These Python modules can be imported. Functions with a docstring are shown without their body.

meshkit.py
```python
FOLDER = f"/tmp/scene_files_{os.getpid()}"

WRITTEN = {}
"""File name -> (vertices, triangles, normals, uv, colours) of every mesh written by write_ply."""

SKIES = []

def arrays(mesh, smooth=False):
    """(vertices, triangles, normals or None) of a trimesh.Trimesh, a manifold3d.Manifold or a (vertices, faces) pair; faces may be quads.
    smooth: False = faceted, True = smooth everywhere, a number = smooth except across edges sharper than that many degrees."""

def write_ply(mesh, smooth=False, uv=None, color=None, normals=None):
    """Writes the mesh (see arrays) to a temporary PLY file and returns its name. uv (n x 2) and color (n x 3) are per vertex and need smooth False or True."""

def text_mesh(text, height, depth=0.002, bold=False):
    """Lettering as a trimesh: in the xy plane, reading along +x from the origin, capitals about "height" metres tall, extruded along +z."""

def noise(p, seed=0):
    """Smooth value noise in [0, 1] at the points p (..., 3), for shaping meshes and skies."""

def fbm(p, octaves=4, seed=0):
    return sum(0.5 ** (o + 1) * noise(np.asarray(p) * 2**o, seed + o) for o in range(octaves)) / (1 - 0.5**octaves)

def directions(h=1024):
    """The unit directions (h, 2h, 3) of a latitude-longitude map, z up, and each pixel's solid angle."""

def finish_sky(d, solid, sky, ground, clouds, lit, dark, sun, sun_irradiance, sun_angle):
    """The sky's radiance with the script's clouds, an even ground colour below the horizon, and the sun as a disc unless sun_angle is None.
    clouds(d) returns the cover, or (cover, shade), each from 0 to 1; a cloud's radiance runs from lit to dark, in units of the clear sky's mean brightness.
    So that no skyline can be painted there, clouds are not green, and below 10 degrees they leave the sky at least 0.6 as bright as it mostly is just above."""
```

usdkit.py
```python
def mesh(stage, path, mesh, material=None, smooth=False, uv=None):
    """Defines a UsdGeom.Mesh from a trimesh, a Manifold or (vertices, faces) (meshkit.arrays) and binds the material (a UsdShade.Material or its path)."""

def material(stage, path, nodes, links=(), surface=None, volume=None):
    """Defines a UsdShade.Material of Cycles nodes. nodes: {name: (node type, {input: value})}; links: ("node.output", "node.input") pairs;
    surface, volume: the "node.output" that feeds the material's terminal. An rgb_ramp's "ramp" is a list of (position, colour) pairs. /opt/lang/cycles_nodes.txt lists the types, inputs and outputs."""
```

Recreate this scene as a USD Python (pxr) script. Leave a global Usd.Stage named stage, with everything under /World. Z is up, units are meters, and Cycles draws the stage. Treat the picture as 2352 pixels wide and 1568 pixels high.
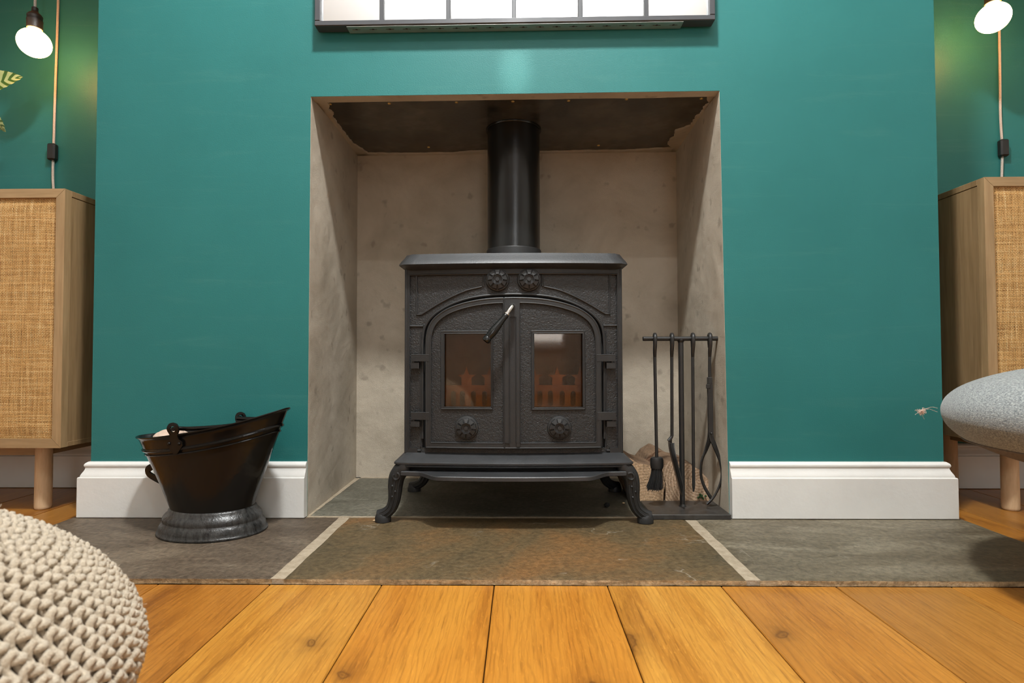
import math, random
import numpy as np, trimesh, shapely
from shapely.geometry import Polygon, LineString, box as sbox
from shapely.ops import unary_union
import usdkit, meshkit
from pxr import Usd, UsdGeom, UsdLux, UsdShade, Gf, Sdf, Vt

stage = Usd.Stage.CreateInMemory()
UsdGeom.SetStageUpAxis(stage, "Z"); UsdGeom.SetStageMetersPerUnit(stage, 1.0)
UsdGeom.Xform.Define(stage, "/World"); UsdGeom.Scope.Define(stage, "/World/Looks")

# ------------------------------------------------------------------ camera (2352 x 1568)
F = 1300.0
PITCH, YAW, ROLL = (math.radians(a) for a in (1.4858, .8598, .137))
def _rot(p, y, r):
    cp, sp, cy, sy, cr, sr = math.cos(p), math.sin(p), math.cos(y), math.sin(y), math.cos(r), math.sin(r)
    return np.array([[cy, -sy, 0], [sy, cy, 0], [0, 0, 1]]) @ np.array([[1, 0, 0], [0, cp, -sp], [0, sp, cp]]) @ np.array([[cr, 0, sr], [0, 1, 0], [-sr, 0, cr]])
CM = _rot(PITCH, YAW, ROLL); CP = np.array([0, -1.365, .3943])
cam = UsdGeom.Camera.Define(stage, "/World/camera")
m4 = np.eye(4); m4[0, :3], m4[1, :3], m4[2, :3], m4[3, :3] = CM[:, 0], CM[:, 2], -CM[:, 1], CP
cam.AddTransformOp().Set(Gf.Matrix4d(m4.tolist()))
cam.CreateHorizontalApertureAttr(36.0); cam.CreateVerticalApertureAttr(24.0)
cam.CreateFocalLengthAttr(36.0 * F / 2352); cam.CreateFStopAttr(9.0); cam.CreateFocusDistanceAttr(1.4)
cam.CreateClippingRangeAttr((0.02, 100.0)); cam.CreateExposureAttr(0.53)

# ------------------------------------------------------------------ light: daylight from the windows behind, mostly unseen downlights, an unseen uplight
CEIL = 2.45
def rect_light(name, pos, w, h, power, col, rot):
    l = UsdLux.RectLight.Define(stage, "/World/" + name)
    l.CreateWidthAttr(w); l.CreateHeightAttr(h); l.CreateIntensityAttr(power); l.CreateColorAttr(Gf.Vec3f(*col))
    x = UsdGeom.Xformable(l); x.AddTranslateOp().Set(Gf.Vec3d(*pos)); x.AddRotateXYZOp().Set(Gf.Vec3f(*rot)); return l
rect_light("daylight", (.70, -4.55, 1.35), .72, 1.6, 3.2, (.96, .98, 1.0), (90, 0, 0))
UNSEEN_UPLIGHT = (.04, -1.80, 1.30)                            # unseen light behind the camera, standing in for a flash bounced off the ceiling
l = UsdLux.DiskLight.Define(stage, "/World/unseen_uplight_beam"); l.CreateRadiusAttr(.085); l.CreateIntensityAttr(360.0); l.CreateColorAttr(Gf.Vec3f(.95, 1.0, 1.03))
x = UsdGeom.Xformable(l); x.AddTranslateOp().Set(Gf.Vec3d(*UNSEEN_UPLIGHT)); x.AddRotateXYZOp().Set(Gf.Vec3f(180 - 20, 0, 0))
DOWNLIGHTS = [(-1.3, -.92), (-.02, -.92), (1.3, -.92), (-1.3, -1.85), (-.026, -1.85), (1.3, -1.85), (-1.1, -3.1), (0, -3.1), (1.1, -3.1)]  # one shows in the mirror; the rest are unseen, placed to light the breast
for i, (x, y) in enumerate(DOWNLIGHTS):
    l = UsdLux.DiskLight.Define(stage, f"/World/downlight_beam_{i:03d}")
    l.CreateRadiusAttr(.011 if i == 4 else .09 if i == 1 else .048); l.CreateIntensityAttr([6, 590, 6, 20, 5000, 20, 50, 50, 50][i]); l.CreateColorAttr(Gf.Vec3f(.97, .99, .98))
    UsdGeom.Xformable(l).AddTranslateOp().Set(Gf.Vec3d(x, y, CEIL - .012))

sp = UsdLux.SphereLight.Define(stage, "/World/unseen_glint_spot"); sp.CreateRadiusAttr(.020); sp.CreateIntensityAttr(6000.0); sp.CreateColorAttr(Gf.Vec3f(1, .96, .9))  # unseen narrow spot placed to imitate the glint on the wall below the mirror
sh_ = UsdLux.ShapingAPI.Apply(sp.GetPrim()); sh_.CreateShapingConeAngleAttr(1.7); sh_.CreateShapingConeSoftnessAttr(.8)
_d = np.array([-.012, 0, 1.092]) - np.array([-.02, -.92, CEIL - .02]); _d /= np.linalg.norm(_d); _r = np.array([1.0, 0, 0]); _u = np.cross(-_d, _r); m4 = np.eye(4); m4[0, :3], m4[1, :3], m4[2, :3], m4[3, :3] = _r, _u, -_d, (-.02, -.92, CEIL - .02)
UsdGeom.Xformable(sp).AddTransformOp().Set(Gf.Matrix4d(m4.tolist()))

# ------------------------------------------------------------------ helpers
def at(px, py, x=None, y=None, z=None):
    """The point of the plane x=, y= or z= that the photograph shows at pixel (px, py)."""
    d = CM @ np.array([(px - 1176) / F, 1, (784 - py) / F])
    k = (x - CP[0]) / d[0] if x is not None else (y - CP[1]) / d[1] if y is not None else (z - CP[2]) / d[2]
    return CP + k * d
_taken = {}
def numbered(path):
    n = _taken.get(path, 0); _taken[path] = n + 1
    return path if n == 0 else f"{path}_{n:03d}"
def tag(prim, label=None, cat=None, group=None, kind=None):
    prim = prim.GetPrim() if hasattr(prim, "GetPrim") else prim
    for k, v in (("label", label), ("category", cat), ("group", group), ("kind", kind)):
        if v: prim.SetCustomDataByKey(k, v)
    return prim
def thing(name, label=None, cat=None, loc=(0, 0, 0), group=None, kind=None, parent=None):
    x = UsdGeom.Xform.Define(stage, numbered((parent.GetPath().pathString if parent else "/World") + "/" + name))
    x.AddTranslateOp().Set(Gf.Vec3d(*map(float, loc)))
    p = x.GetPrim()
    _loc[p.GetPath()] = np.array(loc, float) + (_loc.get(parent.GetPath(), np.zeros(3)) if parent else 0)
    return tag(p, label, cat, group, kind)
_loc = {}
def obj(name, mesh, material, parent=None, label=None, cat=None, group=None, kind=None, smooth=35):
    """One Mesh prim in world coordinates under parent (its parent's offset is taken off)."""
    if isinstance(mesh, list): mesh = cat_m(mesh)
    v, f = (np.array(mesh.vertices), np.array(mesh.faces)) if hasattr(mesh, "vertices") else (np.array(mesh[0]), np.array(mesh[1]))
    off = _loc.get(parent.GetPath(), np.zeros(3)) if parent else np.zeros(3)
    path = numbered((parent.GetPath().pathString if parent else "/World") + "/" + name)
    pr = usdkit.mesh(stage, path, (v - off, f), material, smooth=smooth).GetPrim()
    _loc[pr.GetPath()] = off
    return tag(pr, label, cat, group, kind)
def cat_m(l): return trimesh.util.concatenate([x for x in l if x is not None])
def TM(v, f): return trimesh.Trimesh(np.asarray(v, float), np.asarray(f, int), process=False)
def box(x0, x1, y0, y1, z0, z1, c=0.0):
    """Box, its edges chamfered by c."""
    if c <= 0:
        m = trimesh.creation.box((x1 - x0, y1 - y0, z1 - z0)); m.apply_translation(((x0 + x1) / 2, (y0 + y1) / 2, (z0 + z1) / 2)); return m
    pts = []
    for sx in (0, 1):
        for sy in (0, 1):
            for sz in (0, 1):
                p = [x1 if sx else x0, y1 if sy else y0, z1 if sz else z0]; d = [-c if sx else c, -c if sy else c, -c if sz else c]
                for k in range(3):
                    q = [p[i] + (0 if i == k else d[i]) for i in range(3)]; pts.append(q)
    return trimesh.convex.convex_hull(np.array(pts))
def circle(n=16, r=1.0, ry=None): 
    a = np.arange(n) * 2 * np.pi / n
    return np.stack([np.cos(a) * r, np.sin(a) * (r if ry is None else ry)], 1)
def sweep(path, sec, scale=1.0, up=None, closed=False, caps=True):
    """Sweeps the closed outline sec (k x 2) along path; scale per point (n) or (n x 2); sec's first axis starts along up x tangent."""
    p = np.asarray(path, float); n = len(p); sec = np.asarray(sec, float); k = len(sec)
    t = (np.roll(p, -1, 0) - np.roll(p, 1, 0)) if closed else np.gradient(p, axis=0)
    t /= np.linalg.norm(t, axis=1, keepdims=True) + 1e-12
    if up is None: up = np.array([0, 0, 1.0]) if abs(t[0][2]) < .9 else np.array([0, 1.0, 0])
    a = np.cross(up, t[0]); a /= np.linalg.norm(a) + 1e-12
    A = [a]
    for i in range(1, n):
        a = A[-1] - t[i] * (A[-1] @ t[i]); A.append(a / (np.linalg.norm(a) + 1e-12))
    A = np.array(A); B = np.cross(t, A)
    s = np.broadcast_to(np.asarray(scale, float).reshape(-1, 1) if np.ndim(scale) < 2 else np.asarray(scale, float), (n, 2)) if np.ndim(scale) else np.full((n, 2), scale)
    v = p[:, None] + (sec[None, :, 0] * s[:, :1])[..., None] * A[:, None] + (sec[None, :, 1] * s[:, 1:])[..., None] * B[:, None]
    v = v.reshape(-1, 3)
    N = n if closed else n - 1
    i, j = np.meshgrid(np.arange(N), np.arange(k), indexing="ij"); i2 = (i + 1) % n; j2 = (j + 1) % k
    q = np.stack([i * k + j, i * k + j2, i2 * k + j2, i2 * k + j], -1).reshape(-1, 4)
    f = np.vstack([q[:, [0, 1, 2]], q[:, [0, 2, 3]]])
    if caps and not closed:
        v = np.vstack([v, p[:1], p[-1:]]); c0, c1 = n * k, n * k + 1; jj = np.arange(k)
        f = np.vstack([f, np.stack([np.full(k, c0), (jj + 1) % k, jj], 1), np.stack([np.full(k, c1), (n - 1) * k + jj, (n - 1) * k + (jj + 1) % k], 1)])
    return TM(v, f)
def tube(path, r, n=10, closed=False): 
    return sweep(path, circle(n), np.asarray(r, float) if np.ndim(r) else float(r), closed=closed)
def lathe(profile, n=40, axis0=(0, 0, 0), axis1=None):
    """profile (radius, height) pairs revolved about z; moved to axis0, or laid along axis0 -> axis1."""
    pr = np.asarray(profile, float); a = np.arange(n) * 2 * np.pi / n
    v = np.stack([pr[:, None, 0] * np.cos(a), pr[:, None, 0] * np.sin(a), np.broadcast_to(pr[:, None, 1], (len(pr), n))], -1).reshape(-1, 3)
    k = len(pr); i, j = np.meshgrid(np.arange(k - 1), np.arange(n), indexing="ij"); j2 = (j + 1) % n
    q = np.stack([i * n + j, i * n + j2, (i + 1) * n + j2, (i + 1) * n + j], -1).reshape(-1, 4)
    m = TM(v, np.vstack([q[:, [0, 1, 2]], q[:, [0, 2, 3]]]))
    if axis1 is not None:
        d = np.asarray(axis1, float) - np.asarray(axis0, float); d /= np.linalg.norm(d)
        m.apply_transform(trimesh.geometry.align_vectors([0, 0, 1], d))
    m.apply_translation(axis0); return m
def extr(poly, h0, h1, maxe=None):
    """Polygon extruded from h0 to h1 along z, triangles no longer than maxe."""
    out = []
    for g in getattr(poly, "geoms", [poly]):
        if g.is_empty or g.area < 1e-9: continue
        m = trimesh.creation.extrude_polygon(g, h1 - h0, engine="earcut"); m.apply_translation((0, 0, h0))
        if maxe: 
            v, f = trimesh.remesh.subdivide_to_size(m.vertices, m.faces, maxe, max_iter=14); m = TM(v, f)
        out.append(m)
    return cat_m(out)
def flat(m, y0):
    """Drawing in (x, z, towards the camera) laid upright at y0."""
    v = np.asarray(m.vertices); return TM(np.stack([v[:, 0], y0 - v[:, 2], v[:, 1]], 1), m.faces)
def arc(p0, p1, bulge, n=12):
    t = np.linspace(0, 1, n)[:, None]; p0, p1 = np.asarray(p0, float), np.asarray(p1, float); m = (p0 + p1) / 2 + np.asarray(bulge, float)
    return (1 - t) ** 2 * p0 + 2 * t * (1 - t) * (2 * m - (p0 + p1) / 2) + t ** 2 * p1
def smooth_path(pts, n=40):
    """Catmull-Rom through the points."""
    p = np.asarray(pts, float); q = np.vstack([2 * p[0] - p[1], p, 2 * p[-1] - p[-2]]); out = []
    d = np.r_[0, np.cumsum(np.linalg.norm(np.diff(p, axis=0), axis=1))]
    for s in np.linspace(0, d[-1], n):
        i = min(np.searchsorted(d, s, "right") - 1, len(p) - 2); t = (s - d[i]) / max(d[i + 1] - d[i], 1e-9)
        a, b, c, e = q[i:i + 4]
        out.append(.5 * (2 * b + (c - a) * t + (2 * a - 5 * b + 4 * c - e) * t * t + (3 * b - a - 3 * c + e) * t ** 3))
    return np.array(out)
def grid(nx, ny, fn):
    """Surface (nx x ny vertices) of fn(s, t) -> xyz, s and t from 0 to 1."""
    s, t = np.meshgrid(np.linspace(0, 1, nx), np.linspace(0, 1, ny), indexing="ij")
    v = fn(s, t).reshape(-1, 3); i, j = np.meshgrid(np.arange(nx - 1), np.arange(ny - 1), indexing="ij")
    q = np.stack([i * ny + j, (i + 1) * ny + j, (i + 1) * ny + j + 1, i * ny + j + 1], -1).reshape(-1, 4)
    return TM(v, np.vstack([q[:, [0, 1, 2]], q[:, [0, 2, 3]]]))

# ------------------------------------------------------------------ materials
def material(name, nodes, links, surface="p.BSDF"):
    return usdkit.material(stage, "/World/Looks/" + name, nodes, links, surface=surface)
def simple(name, col, rough=.5, metallic=0.0, noise=None, bump=None, spec=.5, coat=0.0, two=None, sheen=0.0, stretch=(1, 1, 1), rough_var=0.0, coat_rough=.1):
    """One colour, optionally varied towards `two` by noise (scale noise), with fine relief bump = (scale, distance)."""
    N = {"g": ("geometry", {}), "p": ("principled_bsdf", dict(base_color=col, roughness=rough, metallic=metallic, specular_ior_level=spec, coat_weight=coat, coat_roughness=coat_rough, sheen_weight=sheen))}
    L = []
    if two is not None:
        N["mp"] = ("mapping", dict(scale=stretch)); L += [("g.position", "mp.vector")]
        N["n1"] = ("noise_texture", dict(scale=noise or 8, detail=6, roughness=.6)); N["r1"] = ("rgb_ramp", {"ramp": [(.3, col), (.7, two)]})
        L += [("mp.vector", "n1.vector"), ("n1.fac", "r1.fac"), ("r1.color", "p.base_color")]
        if rough_var:
            N["mr"] = ("map_range", dict(from_min=.3, from_max=.7, to_min=rough - rough_var, to_max=rough + rough_var, clamp=True)); L += [("n1.fac", "mr.value"), ("mr.result", "p.roughness")]
    if bump:
        N["n2"] = ("noise_texture", dict(scale=bump[0], detail=4, roughness=.6)); N["b"] = ("bump", dict(strength=1.0, distance=bump[1]))
        L += [("g.position", "n2.vector"), ("n2.fac", "b.height"), ("b.normal", "p.normal")]
    return material(name, N, L)

def teal_paint():
    N = {"g": ("geometry", {}), "n1": ("noise_texture", dict(scale=2.2, detail=5, roughness=.62)), "r1": ("rgb_ramp", {"ramp": [(.3, (.0185, .140, .134)), (.7, (.0245, .165, .158))]}),
         "mp": ("mapping", dict(scale=(3.0, 5.0, 34.0), rotation=(0, .75, 0))), "n3": ("noise_texture", dict(scale=1.0, detail=7, roughness=.7, distortion=.6)),
         "r3": ("rgb_ramp", {"ramp": [(.55, (0, 0, 0)), (.72, (.24, .24, .24))]}), "mx": ("mix_color", dict(blend_type="mix", b=(.07, .22, .195))),
         "n2": ("noise_texture", dict(scale=330, detail=3, roughness=.6)), "b": ("bump", dict(strength=.5, distance=.0007)),
         "p": ("principled_bsdf", dict(roughness=.5, specular_ior_level=.28))}
    return material("teal_paint", N, [("g.position", "n1.vector"), ("n1.fac", "r1.fac"), ("r1.color", "mx.a"), ("g.position", "mp.vector"), ("mp.vector", "n3.vector"), ("n3.fac", "r3.fac"), ("r3.color", "mx.fac"), ("mx.result", "p.base_color"),
                                      ("g.position", "n2.vector"), ("n2.fac", "b.height"), ("b.normal", "p.normal")])
def plaster():
    N = {"g": ("geometry", {}), "n1": ("noise_texture", dict(scale=5, detail=6, roughness=.62, distortion=.4)), "r1": ("rgb_ramp", {"ramp": [(.28, (.385, .33, .255)), (.5, (.50, .435, .345)), (.72, (.60, .53, .43))]}),
         "v": ("noise_texture", dict(scale=26, detail=2, roughness=.4)), "rv": ("rgb_ramp", {"ramp": [(.66, (0, 0, 0)), (.74, (.5, .5, .5))]}), "mx": ("mix_color", dict(blend_type="mix", b=(.24, .20, .155))),
         "n2": ("noise_texture", dict(scale=420, detail=4, roughness=.7)), "n4": ("noise_texture", dict(scale=12, detail=3)), "ad": ("math", dict(math_type="multiply_add", value2=6.0)),
         "b": ("bump", dict(strength=.8, distance=.0016)), "p": ("principled_bsdf", dict(roughness=.85, specular_ior_level=.25))}
    return material("bare_plaster", N, [("g.position", "n1.vector"), ("n1.fac", "r1.fac"), ("r1.color", "mx.a"), ("g.position", "v.vector"), ("v.fac", "rv.fac"), ("rv.color", "mx.fac"), ("mx.result", "p.base_color"),
                                        ("g.position", "n2.vector"), ("g.position", "n4.vector"), ("n4.fac", "ad.value1"), ("n2.fac", "ad.value3"), ("ad.value", "b.height"), ("b.normal", "p.normal")])
def oak_floor(name, off, dark, mid, light):
    """Oiled oak along y: broad figure, fine grain, medullary flecks and a few knots."""
    N = {"g": ("geometry", {}), "m0": ("mapping", dict(location=off)),
         "ma": ("mapping", dict(scale=(7.0, 1.0, 1))), "na": ("noise_texture", dict(scale=1.0, detail=6, roughness=.6, distortion=1.9)),
         "mb": ("mapping", dict(scale=(300.0, 11.0, 1))), "nb": ("noise_texture", dict(scale=1.0, detail=4, roughness=.65, distortion=.25)),
         "ra": ("rgb_ramp", {"ramp": [(.30, dark), (.44, mid), (.7, light)]}),
         "rb": ("rgb_ramp", {"ramp": [(.30, (.58, .54, .50)), (.40, (.88, .87, .86)), (.52, (1, 1, 1)), (.75, (1.07, 1.07, 1.07))]}), "mu": ("mix_color", dict(blend_type="multiply", fac=.85, use_clamp=False)),
         "mw": ("mapping", dict(scale=(1.0, .16, 1))), "wv": ("wave_texture", dict(wave_type="bands", bands_direction="x", scale=34.0, distortion=14.0, detail=3, detail_scale=.9, detail_roughness=.55)), "rw": ("rgb_ramp", {"ramp": [(.05, (.74, .70, .66)), (.3, (1, 1, 1)), (1, (1.04, 1.04, 1.04))]}), "muw": ("mix_color", dict(blend_type="multiply", fac=.5, use_clamp=False)),
         "mf": ("mapping", dict(scale=(330.0, 60.0, 1), rotation=(0, 0, .55))), "nf": ("noise_texture", dict(scale=1.0, detail=2, roughness=.4, distortion=.8)),
         "rf": ("rgb_ramp", {"ramp": [(.60, (0, 0, 0)), (.70, (.26, .26, .26))]}), "mxf": ("mix_color", dict(blend_type="mix", b=tuple(min(1, 1.35 * c) for c in light))),
         "mk": ("mapping", dict(scale=(3.6, 2.4, 1))), "vk": ("voronoi_texture", dict(dimensions="2D", scale=1.0, randomness=1.0)), "rk": ("rgb_ramp", {"ramp": [(.004, (.75, .75, .75)), (.014, (.55, .55, .55)), (.024, (.85, .85, .85)), (.034, (.42, .42, .42)), (.08, (.16, .16, .16)), (.2, (0, 0, 0))]}),
         "nk": ("noise_texture", dict(scale=20.0, detail=2)), "vm": ("vector_math", dict(math_type="multiply_add", vector2=(.05, .07, 0))),
         "mxk": ("mix_color", dict(blend_type="mix", b=(.10, .035, .006))),
         "b": ("bump", dict(strength=.35, distance=.0006)), "p": ("principled_bsdf", dict(roughness=.34, specular_ior_level=.5))}
    L = [("g.position", "m0.vector"), ("m0.vector", "ma.vector"), ("ma.vector", "na.vector"), ("m0.vector", "mb.vector"), ("mb.vector", "nb.vector"), ("na.fac", "ra.fac"), ("nb.fac", "rb.fac"), ("ra.color", "muw.a"), ("m0.vector", "mw.vector"), ("mw.vector", "wv.vector"), ("wv.fac", "rw.fac"), ("rw.color", "muw.b"), ("muw.result", "mu.a"), ("rb.color", "mu.b"),
         ("m0.vector", "mf.vector"), ("mf.vector", "nf.vector"), ("nf.fac", "rf.fac"), ("mu.result", "mxf.a"), ("rf.color", "mxf.fac"),
         ("m0.vector", "nk.vector"), ("nk.color", "vm.vector1"), ("m0.vector", "vm.vector3"), ("vm.vector", "mk.vector"), ("mk.vector", "vk.vector"), ("vk.distance", "rk.fac"), ("rk.color", "mxk.fac"), ("mxf.result", "mxk.a"), ("mxk.result", "p.base_color"),
         ("nb.fac", "b.height"), ("b.normal", "p.normal")]
    return material(name, N, L)
def slate(name, a, b, c, scale=4.0, stretch=(1, 1, 1), fleck=.5, rough=.45):
    N = {"g": ("geometry", {}), "mp": ("mapping", dict(scale=stretch)), "n1": ("noise_texture", dict(scale=scale, detail=8, roughness=.62, distortion=.7)), "r1": ("rgb_ramp", {"ramp": [(.30, a), (.5, b), (.68, c)]}),
         "n2": ("noise_texture", dict(scale=90, detail=5, roughness=.75)), "r2": ("rgb_ramp", {"ramp": [(.35, (.48, .48, .48)), (.62, (1.16, 1.16, 1.16))]}), "mu": ("mix_color", dict(blend_type="multiply", fac=.85, use_clamp=False)),
         "mw": ("mapping", dict(scale=(26, 60, 1), rotation=(0, 0, .5))), "n3": ("noise_texture", dict(scale=1.0, detail=5, roughness=.7, distortion=1.0)), "r3": ("rgb_ramp", {"ramp": [(.66, (0, 0, 0)), (.76, (fleck,) * 3)]}), "mx": ("mix_color", dict(blend_type="mix", b=(.42, .37, .28))),
         "n4": ("noise_texture", dict(scale=3.1, detail=5, roughness=.55, distortion=.5)), "s4": ("math", dict(math_type="subtract", value2=.5)), "a4": ("math", dict(math_type="absolute")), "m4": ("map_range", dict(from_min=0, from_max=.0045, to_min=.55, to_max=0, clamp=True)), "n5": ("noise_texture", dict(scale=7, detail=2)), "m5": ("map_range", dict(from_min=.5, from_max=.62, to_min=0, to_max=1, clamp=True)), "m45": ("math", dict(math_type="multiply")), "mv": ("mix_color", dict(blend_type="mix", b=(.40, .35, .27))),
         "n6": ("noise_texture", dict(scale=210, detail=3, roughness=.7)), "r6": ("rgb_ramp", {"ramp": [(.66, (0, 0, 0)), (.72, (.55, .55, .55))]}), "mq": ("mix_color", dict(blend_type="mix", b=(.36, .32, .24))),
         "bb": ("bump", dict(strength=.7, distance=.0045)), "p": ("principled_bsdf", dict(roughness=rough, specular_ior_level=.32))}
    return material(name, N, [("g.position", "mp.vector"), ("mp.vector", "n1.vector"), ("n1.fac", "r1.fac"), ("r1.color", "mu.a"), ("g.position", "n2.vector"), ("n2.fac", "r2.fac"), ("r2.color", "mu.b"), ("g.position", "mw.vector"), ("mw.vector", "n3.vector"), ("n3.fac", "r3.fac"), ("r3.color", "mx.fac"), ("mu.result", "mx.a"), ("g.position", "n4.vector"), ("n4.fac", "s4.value1"), ("s4.value", "a4.value1"), ("a4.value", "m4.value"), ("g.position", "n5.vector"), ("n5.fac", "m5.value"), ("m4.result", "m45.value1"), ("m5.result", "m45.value2"), ("m45.value", "mv.fac"), ("mx.result", "mv.a"), ("g.position", "n6.vector"), ("n6.fac", "r6.fac"), ("r6.color", "mq.fac"), ("mv.result", "mq.a"), ("mq.result", "p.base_color"), ("n2.fac", "bb.height"), ("bb.normal", "p.normal")])
def oak_veneer(name, dark, light, axis, rough=.5):
    sc = {"z": (60, 60, 4), "x": (4, 60, 60), "y": (60, 4, 60)}[axis]; s2 = {"z": (14, 14, 1.2), "x": (1.2, 14, 14), "y": (14, 1.2, 14)}[axis]
    N = {"g": ("geometry", {}), "ma": ("mapping", dict(scale=sc)), "na": ("noise_texture", dict(scale=1.6, detail=5, roughness=.6, distortion=.3)), "mb": ("mapping", dict(scale=s2)), "nb": ("noise_texture", dict(scale=1.0, detail=4, distortion=.9)),
         "ra": ("rgb_ramp", {"ramp": [(.3, dark), (.7, light)]}), "rb": ("rgb_ramp", {"ramp": [(.3, (.72, .72, .72)), (.7, (1.1, 1.1, 1.1))]}), "mu": ("mix_color", dict(blend_type="multiply", fac=.9, use_clamp=False)),
         "b": ("bump", dict(strength=.2, distance=.0005)), "p": ("principled_bsdf", dict(roughness=rough, specular_ior_level=.4))}
    return material(name, N, [("g.position", "ma.vector"), ("ma.vector", "na.vector"), ("g.position", "mb.vector"), ("mb.vector", "nb.vector"), ("na.fac", "ra.fac"), ("nb.fac", "rb.fac"), ("ra.color", "mu.a"), ("rb.color", "mu.b"), ("mu.result", "p.base_color"), ("na.fac", "b.height"), ("b.normal", "p.normal")])
def cast_iron(name, hammered, col=(.0165, .0168, .0172), rough=.5):
    N = {"g": ("geometry", {}), "n1": ("noise_texture", dict(scale=14, detail=5, roughness=.6)), "r1": ("rgb_ramp", {"ramp": [(.3, tuple(.8 * c for c in col)), (.7, tuple(1.25 * c for c in col))]}),
         "n2": ("noise_texture", dict(scale=210 if hammered else 380, detail=3, roughness=.5, distortion=1.0 if hammered else 0)), "b": ("bump", dict(strength=.9 if hammered else .3, distance=.0019 if hammered else .0008)),
         "p": ("principled_bsdf", dict(roughness=rough, specular_ior_level=.5))}
    return material(name, N, [("g.position", "n1.vector"), ("n1.fac", "r1.fac"), ("r1.color", "p.base_color"), ("g.position", "n2.vector"), ("n2.fac", "b.height"), ("b.normal", "p.normal")])
M = {}
M["teal"] = teal_paint(); M["plaster"] = plaster()
M["white"] = simple("white_gloss_paint", (.70, .69, .66), .3, noise=9, two=(.76, .75, .72), bump=(60, .0004))
M["ceiling"] = simple("white_ceiling_paint", (.93, .93, .92), .8)
M["cream"] = simple("pale_wall_paint", (.62, .61, .57), .7)
M["subfloor"] = simple("dark_subfloor", (.02, .012, .006), .9)
M["iron"] = cast_iron("cast_iron", False); M["hammered"] = cast_iron("hammered_cast_iron", True)
M["plate"] = cast_iron("cast_iron_top", False, (.032, .033, .035), .42)
M["flue"] = simple("black_satin_enamel", (.008, .0085, .0085), .23, noise=5, two=(.011, .012, .012), bump=(200, .0002))
M["tool"] = simple("black_powder_coated_steel", (.013, .013, .013), .42, noise=30, two=(.02, .019, .018), bump=(500, .0003))
M["toolbase"] = simple("dusty_black_steel", (.014, .013, .012), .4, noise=40, two=(.05, .045, .04), rough_var=.1)
M["chrome"] = simple("polished_steel", (.72, .71, .69), .18, metallic=1.0)
M["grip"] = simple("black_bakelite", (.008, .009, .009), .14)
M["register"] = simple("dark_register_board", (.018, .016, .013), .2, noise=6, two=(.095, .084, .066), bump=(160, .0003), rough_var=.05, spec=.6)
M["brass"] = simple("brass", (.75, .52, .20), .3, metallic=1.0)
M["grout"] = simple("sandy_mortar", (.29, .23, .155), .9, noise=70, two=(.42, .345, .25), bump=(300, .0015))
M["slate_mid"] = slate("rust_slate", (.072, .058, .032), (.130, .088, .042), (.225, .110, .038), 2.6, (1, 1, 1), .45)
M["slate_left"] = slate("brown_slate", (.078, .055, .037), (.130, .096, .066), (.195, .150, .104), 3.4, (1, 2.5, 1), .35)
M["slate_right"] = slate("grey_green_slate", (.088, .068, .042), (.145, .118, .076), (.235, .200, .140), 3.4, (1, 3.5, 1), .6)
M["slate_back"] = slate("grey_slate", (.085, .080, .058), (.130, .122, .092), (.180, .170, .132), 5, (1, 2, 1), .45)
M["slate_edge"] = slate("sawn_slate_edge", (.22, .150, .075), (.42, .300, .165), (.56, .43, .27), 8, (1, 1, 9), .2, .7)
M["gun"] = simple("gunmetal_frame_paint", (.045, .047, .053), .38, noise=20, two=(.055, .058, .064))
M["galv"] = simple("galvanised_steel", (.46, .48, .44), .4, metallic=.8, noise=30, two=(.56, .58, .55))
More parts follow.
